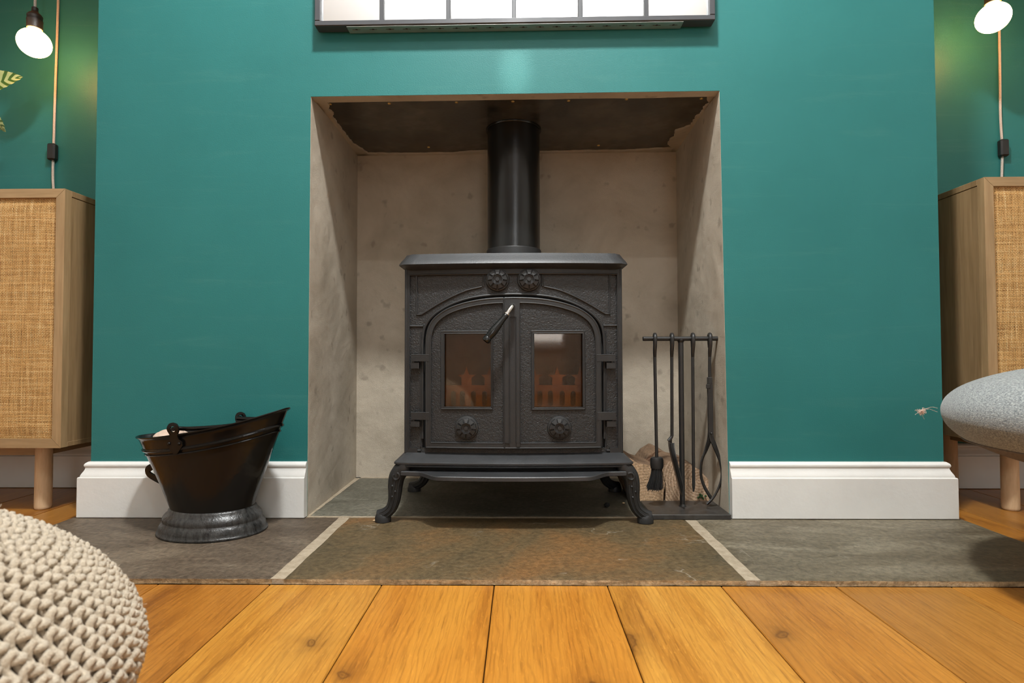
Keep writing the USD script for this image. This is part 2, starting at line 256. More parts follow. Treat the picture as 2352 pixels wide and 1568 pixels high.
M["dark"] = simple("black_void", (.004, .004, .004), .9)
M["mirror"] = simple("mirror_glass", (.93, .94, .94), .01, metallic=1.0)
M["enamel"] = simple("black_enamel", (.006, .0055, .005), .13, noise=9, two=(.008, .007, .006), rough_var=.04, bump=(70, .0005), spec=.28)
M["worn"] = simple("worn_black_iron", (.008, .008, .008), .30, noise=45, two=(.042, .041, .039), stretch=(2.5, 2.5, .5), bump=(120, .0012), rough_var=.1)
M["paper"] = simple("kraft_paper", (.50, .36, .28), .8, noise=20, two=(.58, .44, .35))
M["ink"] = simple("dark_print", (.06, .05, .05), .8)
M["oak_z"] = oak_veneer("oak_veneer_upright", (.30, .190, .090), (.43, .285, .145), "z")
M["oak_x"] = oak_veneer("oak_veneer_level", (.30, .190, .090), (.43, .285, .145), "x")
M["oak_side"] = oak_veneer("oak_veneer_side", (.245, .150, .068), (.35, .225, .112), "z")
M["oak_y"] = oak_veneer("oak_veneer_deep", (.27, .17, .08), (.38, .25, .125), "y")
M["leg_wood"] = simple("pale_beech", (.50, .335, .19), .5, noise=24, two=(.62, .44, .27), stretch=(6, 6, 1))
M["cord"] = simple("grey_braided_flex", (.38, .35, .31), .9, noise=500, two=(.62, .59, .54), bump=(900, .001))
M["black_plastic"] = simple("black_plastic", (.010, .010, .010), .25)
M["bristle"] = simple("black_bristle", (.012, .012, .012), .5)
M["firebrick"] = simple("firebrick_lining", (.27, .19, .13), .9, noise=10, two=(.40, .30, .21), bump=(90, .003))
M["rust"] = simple("rusty_grate", (.33, .175, .08), .8, noise=25, two=(.44, .26, .135), bump=(120, .001))
M["char"] = simple("charcoal", (.008, .008, .008), .8)
M["chip"] = simple("pale_wood_chip", (.62, .46, .28), .8)
M["lint"] = simple("pale_lint", (.62, .46, .38), .9)
M["bark"] = simple("log_bark", (.12, .07, .04), .9, noise=30, two=(.26, .16, .09), stretch=(1, .25, 1), bump=(60, .008))
M["pot"] = simple("terracotta_pot", (.35, .15, .08), .8); M["soil"] = simple("potting_soil", (.03, .02, .012), .95); M["stem"] = simple("plant_stem", (.10, .11, .03), .5)
def wave_wood(name, a, b, scale, cen):
    N = {"g": ("geometry", {}), "m0": ("mapping", dict(location=(-cen[0], 0, -cen[1]), scale=(1, .15, 1))), "w": ("wave_texture", dict(wave_type="rings", rings_direction="y", scale=scale, distortion=3.5, detail=4, detail_scale=9, detail_roughness=.7)),
         "n": ("noise_texture", dict(scale=180, detail=4, roughness=.7)), "r": ("rgb_ramp", {"ramp": [(.1, a), (.7, b)]}), "r2": ("rgb_ramp", {"ramp": [(.35, (.62, .62, .62)), (.6, (1.1, 1.1, 1.1))]}), "mu": ("mix_color", dict(blend_type="multiply", fac=1.0, use_clamp=False)),
         "b": ("bump", dict(strength=.8, distance=.003)), "p": ("principled_bsdf", dict(roughness=.85, specular_ior_level=.2))}
    return material(name, N, [("g.position", "m0.vector"), ("m0.vector", "w.vector"), ("w.fac", "r.fac"), ("g.position", "n.vector"), ("n.fac", "r2.fac"), ("r.color", "mu.a"), ("r2.color", "mu.b"), ("mu.result", "p.base_color"), ("n.fac", "b.height"), ("b.normal", "p.normal")])
def cane_mat(name, st):
    N = {"g": ("geometry", {}), "m": ("mapping", dict(scale=st)), "n": ("noise_texture", dict(scale=1.0, detail=3, roughness=.6)), "r": ("rgb_ramp", {"ramp": [(.30, (.36, .185, .062)), (.5, (.58, .345, .125)), (.72, (.76, .55, .28))]}),
         "p": ("principled_bsdf", dict(roughness=.45))}
    return material(name, N, [("g.position", "m.vector"), ("m.vector", "n.vector"), ("n.fac", "r.fac"), ("r.color", "p.base_color")])
M["cane_dark"] = simple("cane_backing", (.055, .028, .012), .8)
M["cane_v"] = cane_mat("cane_upright", (180, 1, 12)); M["cane_h"] = cane_mat("cane_level", (12, 1, 180))
def felt():
    N = {"g": ("geometry", {}), "m": ("mapping", dict(scale=(340, 340, 760))), "n": ("noise_texture", dict(scale=1.0, detail=3, roughness=.6)), "r": ("rgb_ramp", {"ramp": [(.32, (.10, .11, .12)), (.5, (.225, .24, .24)), (.7, (.40, .42, .40))]}),
         "b": ("bump", dict(strength=.6, distance=.002)), "p": ("principled_bsdf", dict(roughness=.95, specular_ior_level=.1, sheen_weight=.3, sheen_roughness=.5))}
    return material("grey_felt", N, [("g.position", "m.vector"), ("m.vector", "n.vector"), ("n.fac", "r.fac"), ("r.color", "p.base_color"), ("n.fac", "b.height"), ("b.normal", "p.normal")])
M["felt"] = felt(); M["felt_under"] = simple("brown_felt_underside", (.12, .098, .085), .95, noise=300, two=(.19, .16, .14), bump=(400, .001))
def yarn():
    N = {"g": ("geometry", {}), "n": ("noise_texture", dict(scale=480, detail=4, roughness=.75)), "r": ("rgb_ramp", {"ramp": [(.3, (.47, .375, .27)), (.62, (.70, .585, .44))]}), "b": ("bump", dict(strength=1.0, distance=.0030)),
         "p": ("principled_bsdf", dict(roughness=.95, specular_ior_level=.1, sheen_weight=.25))}
    return material("beige_cotton_yarn", N, [("g.position", "n.vector"), ("n.fac", "r.fac"), ("r.color", "p.base_color"), ("n.fac", "b.height"), ("b.normal", "p.normal")])
M["yarn"] = yarn(); M["yarn_core"] = simple("shaded_inner_cover", (.13, .10, .075), .95)  # inner cover coloured dark so the gaps in the knit look shaded
def leaf():
    N = {"g": ("attribute", dict(attribute="st")), "s": ("separate_xyz", {}), "ab": ("math", dict(math_type="absolute")), "my": ("math", dict(math_type="multiply", value2=-7.0)), "mad": ("math", dict(math_type="multiply_add", value2=32.0)), "fr": ("math", dict(math_type="sine")),
         "mr": ("map_range", dict(from_min=-1, from_max=1, to_min=0, to_max=1)), "r": ("rgb_ramp", {"ramp": [(.34, (.42, .50, .22)), (.52, (.30, .42, .14)), (.66, (.05, .12, .018))]}),
         "p": ("principled_bsdf", dict(roughness=.4)), "t": ("translucent_bsdf", {}), "x": ("mix_closure", dict(fac=.2))}
    return material("striped_leaf", N, [("g.vector", "s.vector"), ("s.y", "ab.value1"), ("ab.value", "my.value1"), ("s.x", "mad.value1"), ("my.value", "mad.value3"), ("mad.value", "fr.value1"), ("fr.value", "mr.value"), ("mr.result", "r.fac"),
                                        ("r.color", "p.base_color"), ("r.color", "t.color"), ("p.BSDF", "x.closure1"), ("t.BSDF", "x.closure2")], surface="x.closure")
M["leaf"] = leaf()
def emit(name, col, s): return material(name, {"e": ("emission", dict(color=col, strength=s))}, [], surface="e.emission")
M["bulb"] = emit("lit_warm_bulb", (1.0, .39, .10), 36.0); M["lamp"] = emit("lit_downlight", (1.0, .86, .66), 12.0)
def pane(name, tint, refl, rough=0.02):
    return material(name, {"t": ("transparent_bsdf", dict(color=tint)), "gl": ("glossy_bsdf", dict(color=refl, roughness=rough)), "f": ("fresnel", dict(IOR=1.55)), "x": ("mix_closure", {})}, [("f.fac", "x.fac"), ("t.BSDF", "x.closure1"), ("gl.BSDF", "x.closure2")], surface="x.closure")
M["stove_glass"] = pane("smoked_stove_glass", (.90, .76, .60), (1, 1, 1), .055)

# ================================================================== the room
BL, BR, AY, HZ = -1.043, 1.003, .352, .010          # chimney breast's sides, alcove wall, hearth height
SL, SR, REAR = -2.25, 2.25, -4.6
OL0, OR0, OL1, OR1, OZL, OZR = -.515, .496, -.513, .485, 1.032, 1.037    # the opening at the front: foot and head of both sides
IL, IR, IY = -.523, .499, .435                        # the opening at the back
def structure(name, label=None): return thing(name, label, None, kind="structure")
cb = structure("wall_chimney_breast")
outline = Polygon([(BL, 0), (OL0, 0), (OL1, OZL), (OR1, OZR), (OR0, 0), (BR, 0), (BR, CEIL), (BL, CEIL)])
for piece in ([(BL, 0), (OL0, 0), (OL1, OZL), (OL1, CEIL), (BL, CEIL)], [(OR1, OZR), (OR0, 0), (BR, 0), (BR, CEIL), (OR1, CEIL)], [(OL1, OZL), (OR1, OZR), (OR1, CEIL), (OL1, CEIL)]):
    obj("breast_face", flat(extr(Polygon(piece), -.02, 0), 0), M["teal"], cb, smooth=False)
for s, x in ((1, BL), (-1, BR)):
    obj("breast_return", box(min(x, x + s * .02), max(x, x + s * .02), .02, AY + .02, 0, CEIL), M["teal"], cb, smooth=False)
fp = structure("wall_fireplace", "bare taupe plaster lining the fireplace opening")
def quad_slab(pts, out):
    a = np.array(pts, float); b = a + np.asarray(out, float)
    return trimesh.convex.convex_hull(np.vstack([a, b]))
obj("plaster_side", quad_slab([(OL0 + .0006, 0.0012, 0), (OL1 + .0006, 0.0012, OZL), (IL, IY, OZL + .02), (IL, IY, 0)], (-.03, 0, 0)), M["plaster"], fp, smooth=False)
obj("plaster_side", quad_slab([(OR0 - .0006, 0.0012, 0), (OR1 - .0006, 0.0012, OZR), (IR, IY, OZR + .02), (IR, IY, 0)], (.03, 0, 0)), M["plaster"], fp, smooth=False)
obj("plaster_back", box(IL - .03, IR + .03, IY, IY + .03, 0, 1.10), M["plaster"], fp, smooth=False)
rng = np.random.default_rng(4)
def ragged(a, b, amp, n, seed, side):
    """A torn edge from a to b in plan: points displaced towards side by fbm, now and then by a wider smear."""
    t = np.linspace(0, 1, n); p = np.asarray(a)[None] * (1 - t[:, None]) + np.asarray(b)[None] * t[:, None]
    z = t * 0; f1 = meshkit.fbm(np.stack([t * 5, z + seed, z], -1), 3, seed); f2 = meshkit.fbm(np.stack([t * 40, z + seed, z + 2], -1), 4, seed + 3)
    d = amp * (1.5 * np.clip(f1 - .46, 0, 1) * 2.2 + .35 * f2)
    return p + d[:, None] * np.asarray(side)[None]
lipz = lambda x: OZL + (OZR - OZL) * (x + .513) / .998
lip = Polygon(list(map(tuple, np.vstack([[(OL1, .0012), (OR1, .0012)], ragged((OR1, .030), (OL1, .033), .004, 220, 1, (0, 1))]))))
fr = Polygon(list(map(tuple, np.vstack([[(IR + .004, .02), (IR + .006, IY)], ragged((IR - .014, IY), (IR - .004, .03), .036, 150, 3, (-1, 0))])))).buffer(0)
fl = Polygon(list(map(tuple, np.vstack([[(IL - .004, .02), (IL - .006, IY)], ragged((IL + .010, IY), (IL + .012, .03), .022, 150, 5, (1, 0))])))).buffer(0)
fb = Polygon(list(map(tuple, np.vstack([[(IL, IY + .002), (IR, IY + .002)], ragged((IR, IY - .006), (IL, IY - .006), .016, 220, 7, (0, -1))])))).buffer(0)
def under(poly, dz, th):   # plan drawing hung under the sloping head of the opening
    m = extr(poly, 0, th, .08); v = np.array(m.vertices); v[:, 2] += lipz(v[:, 0]) + dz; return TM(v, m.faces)
obj("plaster_edge", under(lip, -.0004, .02), M["plaster"], fp, smooth=False)
obj("plaster_smear", cat_m([under(p, .008, .006) for p in (fl, fr, fb)]), M["plaster"], fp, smooth=False)
# alcove walls, side walls, rear wall with its window, ceiling
al = structure("wall_alcove_left"); obj("wall_panel", box(SL, BL + .02, AY, AY + .05, 0, CEIL), M["teal"], al, smooth=False)
ar = structure("wall_alcove_right"); obj("wall_panel", box(BR - .02, SR, AY, AY + .05, 0, CEIL), M["teal"], ar, smooth=False)
obj("wall_left", box(SL - .1, SL, REAR, AY + .05, 0, CEIL), M["cream"], kind="structure", smooth=False)
obj("wall_right", box(SR, SR + .1, REAR, AY + .05, 0, CEIL), M["cream"], kind="structure", smooth=False)
obj("wall_rear", box(SL - .1, SR + .1, REAR - .1, REAR, 0, CEIL), M["cream"], kind="structure", smooth=False)
obj("ceiling", box(SL - .1, SR + .1, REAR - .1, .6, CEIL, CEIL + .06), M["ceiling"], kind="structure", smooth=False)
w = structure("window_1"); x, y = .70, REAR + .02
for nm, b in (("frame_rail", (x - .44, x + .44, y, y + .05, .47, .55)), ("frame_rail", (x - .44, x + .44, y, y + .05, 2.15, 2.23)), ("frame_stile", (x - .44, x - .36, y, y + .05, .55, 2.15)), ("frame_stile", (x + .36, x + .44, y, y + .05, .55, 2.15))):
    obj(nm, box(*b, .004), M["white"], w, smooth=False)
up = thing("unseen_uplight_stand", "unseen lamp stand behind the viewer standing in for a flash bounced off the ceiling", "lamp", (UNSEEN_UPLIGHT[0], UNSEEN_UPLIGHT[1], 0))  # unseen lamp body under the light bounced off the ceiling
obj("base", lathe([(0, 0), (.12, 0), (.12, .012), (.02, .02), (0, .02)], 40, (UNSEEN_UPLIGHT[0], UNSEEN_UPLIGHT[1], .0005)), M["tool"], up); obj("pole", tube([(UNSEEN_UPLIGHT[0], UNSEEN_UPLIGHT[1], .015), (UNSEEN_UPLIGHT[0], UNSEEN_UPLIGHT[1], UNSEEN_UPLIGHT[2] - .07)], .010, 12), M["tool"], up)
obj("bowl", lathe([(0, -.075), (.03, -.072), (.08, -.05), (.11, -.018), (.12, .006), (.118, .006), (.108, -.016), (.078, -.046), (.03, -.066), (0, -.068)], 40, UNSEEN_UPLIGHT), M["tool"], up)
for i, (x, y) in enumerate(DOWNLIGHTS):
    d = thing("downlight", ["unseen recessed downlight above the mirror", "unseen recessed downlight in the middle of the ceiling", "unseen recessed downlight at the back of the ceiling"][i // 3] + (" on the left", "", " on the right")[i % 3] if i != 4 else "small recessed downlight with dark rim reflected at the top of the mirror",
              "downlight", (x, y, CEIL), "downlights in the ceiling")
    obj("rim", lathe([(.012 if i == 4 else .024, -.001), (.026, -.006), (.036, -.007), (.040, -.003), (.040, 0)], 28, (x, y, CEIL)), M["tool"] if i == 4 else M["white"], d)
    obj("lens", lathe([(.0, -.0005), (.012 if i == 4 else .024, -.0008)], 24, (x, y, CEIL)), M["lamp"], d)

# ------------------------------------------------------------------ oak floor: planks along y
fl_ = structure("floor"); obj("subfloor", box(SL, SR, REAR, AY, -.05, -.022), M["subfloor"], fl_, smooth=False)
tones = [((.20, .066, .008), (.34, .128, .017), (.43, .180, .029)), ((.26, .096, .011), (.43, .182, .024), (.54, .264, .043)), ((.27, .092, .010), (.43, .164, .018), (.51, .218, .028)), ((.21, .070, .008), (.35, .134, .017), (.45, .192, .029)), ((.18, .064, .009), (.30, .120, .019), (.385, .168, .030))]
order = {-6: 0, -5: 0, -4: 0, -3: 1, -2: 2, -1: 2, 0: 1, 1: 3, 2: 4, 3: 3}
PW, X0P, hx0, hx1, hy = .1945, .1480, -1.079, 1.037, -.3805
for k in range(-12, 11):
    x0, x1 = X0P + k * PW + .0008, X0P + (k + 1) * PW - .0008
    if x1 < SL or x0 > SR: continue
    t = tones[order.get(k, 2 + (k % 3))]
    mt = oak_floor(f"oak_plank_{k + 12:03d}", (1.37 * k, 2.71 * k + (k * k) % 5, 0), *t)
    p = sbox(max(x0, SL), REAR, min(x1, SR), AY).difference(sbox(hx0, hy, hx1, AY + 1))
    g = max(p.geoms, key=lambda q: q.area) if p.geom_type == "MultiPolygon" else p
    top = extr(g.buffer(-.0012, join_style=2), -.0012, 0); low = extr(g, -.02, -.0011)
    ring = np.array(g.exterior.coords)[:-1]; ring2 = np.array(g.buffer(-.0012, join_style=2).exterior.coords)[:-1]
    if abs(k) < 8 and len(ring) == len(ring2):
        i0 = np.argmin(np.linalg.norm(ring2 - ring[0], axis=1)); r2 = np.roll(ring2, -i0, 0)
        if np.linalg.norm(r2 - ring, axis=1).max() > .01: r2 = np.roll(r2[::-1], 1, 0)
        n = len(ring); v = np.vstack([np.c_[ring, np.full(n, -.0012)], np.c_[r2, np.zeros(n)]]); i = np.arange(n); j = (i + 1) % n
        bev = TM(v, np.vstack([np.stack([i, j, n + j], 1), np.stack([i, n + j, n + i], 1)]))
        obj("plank", [top, low, bev], mt, fl_, smooth=False)
    else: obj("plank", [top, low], mt, fl_, smooth=False)

# ------------------------------------------------------------------ hearth of slate slabs and mortar
he = thing("hearth", "brown and grey slate hearth of wide slabs with sandy joints under the stove", "hearth")
def slab(poly, z, amp, seed, mt, label, step=.009, base=0.0):
    """Riven stone: a relief top over an irregular plan, straight down to the floor."""
    x0, y0, x1, y1 = poly; nx, ny = int((x1 - x0) / step) + 2, int((y1 - y0) / step) + 2
    def top(s, t):
        x, y = x0 + (x1 - x0) * s, y0 + (y1 - y0) * t
        edge = np.minimum(np.minimum(s, 1 - s) * (x1 - x0), np.minimum(t, 1 - t) * (y1 - y0))
        q = np.stack([x * 5, y * 9, x * 0 + seed], -1)
        h = (meshkit.fbm(q, 5, seed) - .5) * amp * np.clip(edge / .02, .35, 1) - .0012 * np.exp(-edge / .002)
        wob = .0022 * (meshkit.fbm(np.stack([x * 22, y * 22, x * 0 + seed], -1), 4, seed + 7) - .5) * 2 * np.exp(-edge / .012)
        return np.stack([x + wob * (s - .5).round(0) * 0 + wob * ((s < .02) * 1.0 - (s > .98)), y + wob, z + h], -1)
    g = grid(nx, ny, top); v = np.array(g.vertices)
    idx = np.arange(nx * ny).reshape(nx, ny)
    loop = np.r_[idx[:, 0], idx[-1, 1:], idx[-2::-1, -1], idx[0, -2:0:-1]]
    n = len(loop); lo = v[loop].copy(); lo[:, 2] = base
    lo[:, 1] += .002 * (meshkit.fbm(lo * 40, 3, seed) - .5); md = (v[loop] + lo) / 2; md[:, :2] += .0022 * (meshkit.fbm(np.c_[md[:, :2] * 60, md[:, 2:] * 0], 3, seed + 2)[:, None] - .5) * np.array([[0, 1]])
    nv = len(v); V = np.vstack([v, md, lo]); i = np.arange(n); j = (i + 1) % n
    q = lambda a, b: np.vstack([np.stack([a[i], b[i], b[j]], 1), np.stack([a[i], b[j], a[j]], 1)])
    sides = TM(V, np.vstack([q(loop, nv + i), q(nv + i, nv + n + i)]))
    sb = obj("slab", g, mt, he, label, smooth=True)
    obj("sawn_edge", sides, M["slate_edge"], sb, smooth=60)
slab((-1.077, -.379, -.433, -.004), HZ, .0020, 3, M["slate_left"], "brown slate slab")
slab((-.411, -.379, .386, -.006), HZ, .0020, 5, M["slate_mid"], "rust brown slate slab")
slab((.409, -.379, 1.035, -.004), HZ, .0022, 8, M["slate_right"], "grey green slate slab with a hairline crack")
slab((IL, .004, IR, IY), HZ + .0005, .0016, 11, M["slate_back"], "grey slate slab inside the fireplace")
def mortar(a, b, w, seed, z=HZ - .0008):
    n = 60; t = np.linspace(0, 1, n); a, b = np.array(a), np.array(b); d = (b - a) / np.linalg.norm(b - a); nr = np.array([-d[1], d[0]])
    c = a + (b - a) * t[:, None]; w1 = w / 2 + .003 * (meshkit.fbm(np.c_[t * 12, t * 0, t * 0 + seed], 3, seed) - .5); w2 = w / 2 + .003 * (meshkit.fbm(np.c_[t * 12, t * 0 + 5, t * 0 + seed], 3, seed) - .5)
    return extr(Polygon(np.vstack([c + nr * w1[:, None], (c - nr * w2[:, None])[::-1]])), 0.0, z)
obj("mortar_joint", mortar((-.4225, -.3782), (-.4225, .002), .025, 1), M["grout"], he, smooth=False)
obj("mortar_joint", mortar((.3975, -.3782), (.3975, .002), .025, 2), M["grout"], he, smooth=False)
obj("mortar_joint", mortar((IL + .006, .000), (IR - .003, .000), .010, 3, HZ - .0003), M["grout"], he, smooth=False)
obj("mortar_joint", mortar((IL + .007, .005), (IL + .007, IY), .016, 4, HZ + .001), M["grout"], he, smooth=False)
obj("mortar_joint", mortar((IR - .004, .005), (IR - .004, IY), .012, 5, HZ + .001), M["grout"], he, smooth=False)
obj("mortar_joint", mortar((IL, IY - .004), (IR, IY - .004), .012, 6, HZ + .001), M["grout"], he, smooth=False)

# ------------------------------------------------------------------ skirting boards
PROF = np.array([(0, 0), (.0185, 0), (.0190, .001), (.0190, .0935), (.0175, .0955), (.0150, .0957), (.0150, .0975), (.0146, .0995), (.0128, .1035), (.0100, .1085), (.0082, .1130), (.0078, .1165), (.0090, .1185), (.0100, .1205), (.0098, .1240), (.0080, .1270), (.0040, .1300), (0, .1305)])
def skirting(path, z0, capflip=1):
    """The profile carried along a plan path with mitred corners; the room is on the path's right."""
    p = np.array(path, float); n = len(p); off = []
    for i in range(n):
        d0 = p[i] - p[i - 1] if i else p[1] - p[0]; d1 = p[i + 1] - p[i] if i < n - 1 else d0
        d0, d1 = d0 / np.linalg.norm(d0), d1 / np.linalg.norm(d1); n0, n1 = np.array([d0[1], -d0[0]]), np.array([d1[1], -d1[0]])
        off.append((n0 + n1) / (1 + n0 @ n1))
    v = np.concatenate([[np.r_[p[i] + off[i] * o, z0 + h] for o, h in PROF] for i in range(n)]); k = len(PROF)
    f = [(i * k + j, i * k + (j + 1) % k, (i + 1) * k + (j + 1) % k) for i in range(n - 1) for j in range(k)] + [(i * k + j, (i + 1) * k + (j + 1) % k, (i + 1) * k + j) for i in range(n - 1) for j in range(k)]
    cap = trimesh.creation.triangulate_polygon(Polygon(PROF), engine="earcut")[1]
    m = TM(v, np.vstack([f, cap, cap[:, ::-1] + (n - 1) * k])); m.fix_normals(); return m
obj("baseboard_breast_left", skirting([(BL, AY), (BL, 0), (OL0 - .0002, 0)], HZ + .0015), M["white"], kind="structure", smooth=25)
obj("baseboard_breast_right", skirting([(OR0 + .0002, 0), (BR, 0), (BR, AY)], HZ + .0015), M["white"], kind="structure", smooth=25)
obj("baseboard_left", skirting([(SL, REAR + .02), (SL, AY - .02)], 0.0015), M["white"], kind="structure", smooth=25)
obj("baseboard_right", skirting([(SR, AY - .02), (SR, REAR + .02)], 0.0015), M["white"], kind="structure", smooth=25)
obj("baseboard_alcove_left", skirting([(SL, AY), (BL, AY)], 0.0015), M["white"], kind="structure", smooth=25)
obj("baseboard_alcove_right", skirting([(BR, AY), (SR, AY)], 0.0015), M["white"], kind="structure", smooth=25)

# ------------------------------------------------------------------ register board over the fireplace, with brass screws
FX, FY, FR = -.0185, .258, .0755      # flue axis and radius
reg = thing("register_board", "dark sooty board closing the top of the fireplace opening", "board")
hole = shapely.Point(FX, FY).buffer(FR + .003, 24)
obj("board", under(sbox(IL - .003, .018, IR + .003, IY + .004).difference(hole), .014, .012), M["register"], reg, smooth=False)
for px, py in [(758, 237.5), (894, 236.6), (1048.5, 234.8), (1178, 233.4), (1305.8, 232.5), (1439, 229.4), (1611, 229), (984.5, 337), (1374.7, 334.8)]:
    q = at(px, py, z=1.048); z = lipz(q[0]) + .014
    obj("screw", [lathe([(0, -.0022), (.0020, -.0020), (.0040, -.0008), (.0046, 0)], 14, (q[0], q[1], z)), box(q[0] - .0034, q[0] + .0034, q[1] - .0004, q[1] + .0004, z - .0026, z - .001)], M["brass"], reg)

# ================================================================== wood stove
SX, SYF, BOW = at(1178.5, 800, y=-.045)[0], -.045, .30
def st(px, py, w=0.0):
    """Pixel -> (across, up) on the stove's bowed front, w in front of it."""
    y = SYF - w
    for _ in range(5):
        p = at(px, py, y=y); u = p[0] - SX; y = SYF + BOW * u * u - w
    return np.array([u, p[2]])
def sts(pts, w=0.0): return [tuple(st(px, py, w)) for px, py in pts]
def bend(m, bow=BOW):
    v = np.array(m.vertices); return TM(np.stack([SX + v[:, 0], SYF + bow * v[:, 0] ** 2 - v[:, 2], v[:, 1]], 1), m.faces)
def mir(pts): return [(-u, v) for u, v in pts][::-1]
def ridge(pts, r, w, closed=False, n=None, flat_=.8):
    """A cast bead along (u, v) points at relief w."""
    p = np.array(pts, float)
    if n: p = smooth_path(p, n)
    else:
        q = []
        for a, b in zip(p, np.roll(p, -1, 0) if closed else p[1:]):
            k = max(2, int(np.linalg.norm(b - a) / .012)); q += [a + (b - a) * t for t in np.linspace(0, 1, k, endpoint=False)]
        p = np.array(q + ([] if closed else [p[-1]]))
    return bend(sweep(np.c_[p, np.full(len(p), w)], circle(8, r, r), 1.0, up=(0, 0, 1), closed=closed))
def rel(poly, w0, w1, me=.022): return bend(extr(poly, w0, w1, me))
V0, VT = st(1178, 1042)[1], st(1178, 607)[1]           # foot and head of the body's front
HW = .2555                                            # half width
stv = thing("wood_stove", "black cast iron wood stove with arched double glass doors standing in the fireplace", "stove", (SX, SYF, HZ))
left_arch = sts([(880 + x / 3.92, 540 + y / 3.92) for x, y in [(355, 1830), (355, 1000), (360, 905), (378, 825), (425, 750), (512, 678), (645, 610), (800, 563), (980, 538), (1168, 531)]])
la = smooth_path(left_arch[1:], 44); arch_o = np.vstack([[left_arch[0]], la, ]); arch_o[-1][0] = 0
arch_outer = Polygon(list(map(tuple, arch_o)) + mir(list(map(tuple, arch_o[:-1]))))
dl = sts([(880 + x / 3.92, 540 + y / 3.92) for x, y in [(388, 1000), (394, 905), (420, 815), (472, 742), (570, 672), (700, 622), (850, 588), (1000, 571), (1168, 565)]], .012)
dla = smooth_path(dl, 44); dla[-1][0] = 0
VD0 = st(1170, 1029, .014)[1]                          # door foot
door_all = Polygon([(dla[0][0], VD0)] + list(map(tuple, dla)) + mir(list(map(tuple, dla[:-1]))) + [(-dla[0][0], VD0)])
body_rect = sbox(-HW, V0, HW, VT)
BACK = .262
body = [rel(body_rect.difference(arch_outer.union(sbox(arch_outer.bounds[0], V0 + .012, arch_outer.bounds[2], V0 + .1))), -.014, 0)]
obj_body_panel = body[0]
rim = body_rect.difference(sbox(-HW + .0095, V0 + .012, HW - .0095, VT - .022)).difference(sbox(-HW + .03, V0 - .01, HW - .03, V0 + .02))
shell = []
yb0 = SYF + BOW * HW * HW
shell += [box(SX - HW, SX - HW + .012, yb0 + .002, BACK, V0, VT), box(SX + HW - .012, SX + HW, yb0 + .002, BACK, V0, VT), box(SX - HW, SX + HW, BACK - .012, BACK, V0, VT),
          box(SX - HW + .002, SX + HW - .002, SYF + .022, BACK, V0, V0 + .012), box(SX - HW + .002, SX + HW - .002, SYF + .022, BACK, VT - .012, VT)]
bars = [rel(rim, 0, .0045)]
for s in (-1, 1):
    bars += [ridge([(s * (HW - .0015), V0), (s * (HW - .0015), VT)], .0032, .003), ridge([(s * (HW - .0095), V0 + .012), (s * (HW - .0095), VT - .022)], .0016, .0045)]
bars += [ridge([(-HW + .0095, VT - .022), (HW - .0095, VT - .022)], .0022, .004), ridge(arch_o[0:1].tolist() + la.tolist() + mir(la[:-1].tolist()) + [(-arch_o[0][0], arch_o[0][1])], .0034, .0005, n=150)]
span = [(957, 630), (1110, 629), (1110, 658)]
arcp = [(1107, 658.5), (1071, 667.5), (1033, 684), (1002, 701), (982, 713.5), (968, 722)]
sp = sts(span); ap = sts(arcp); e = sts([(957.5, 723)])
for f_ in (lambda q: q, lambda q: [(-u, v) for u, v in q]):
    bars += [ridge(f_(sp), .0022, .0012), ridge(f_(ap), .0022, .0012, n=30), ridge(f_([ap[-1], e[0], sp[0]]), .0022, .0012)]
    bl = f_(sts([(939.5, 749), (972, 749)])); bars.append(ridge(bl, .0026, .001))
    b2 = f_(sts([(940, 1034), (967, 1034)])); bars.append(ridge(b2, .003, .001))
    vl = f_(sts([(966.5, 762), (966.5, 1026)])); bars.append(ridge(vl, .0016, .0006))
bd = obj("body", [body[0]], M["hammered"], stv)
flange = arch_outer.buffer(.004).union(sbox(arch_outer.bounds[0] - .004, V0 + .004, arch_outer.bounds[2] + .004, V0 + .05)); flange = flange.difference(arch_outer.buffer(-.026)).intersection(body_rect)
bars.append(rel(flange, -.020, -.014))
obj("body_moulding", bars, M["iron"], stv); obj("firebox", shell, M["iron"], stv, smooth=False)
# top plate: bevelled slab, corners cut
def plate_ring(hw, front, back, cut, z):
    n = 25; u = np.linspace(-(hw - cut), hw - cut, n)
    pts = [(SX + a, front + .22 * a * a, z) for a in u]; ye = front + .22 * (hw - cut) ** 2
    pts += [(SX + hw, ye + cut, z), (SX + hw, back, z), (SX - hw, back, z), (SX - hw, ye + cut, z)]
    return np.array(pts)
def loft(rings, cap=True):
    k = len(rings[0]); v = np.vstack(rings); f = []
    i = np.arange(k); j = (i + 1) % k
    for r in range(len(rings) - 1):
        f += [np.stack([r * k + i, r * k + j, (r + 1) * k + j], 1), np.stack([r * k + i, (r + 1) * k + j, (r + 1) * k + i], 1)]
    if cap:
        a = np.arange(1, k - 1); o = (len(rings) - 1) * k
        f += [np.stack([np.full(k - 2, 0), a + 1, a], 1), np.stack([np.full(k - 2, o), o + a, o + a + 1], 1)]
    return TM(v, np.vstack(f))
zt0, zt1 = at(1178, 604, y=-.068)[2], at(1178, 581, y=-.05)[2] + .0015
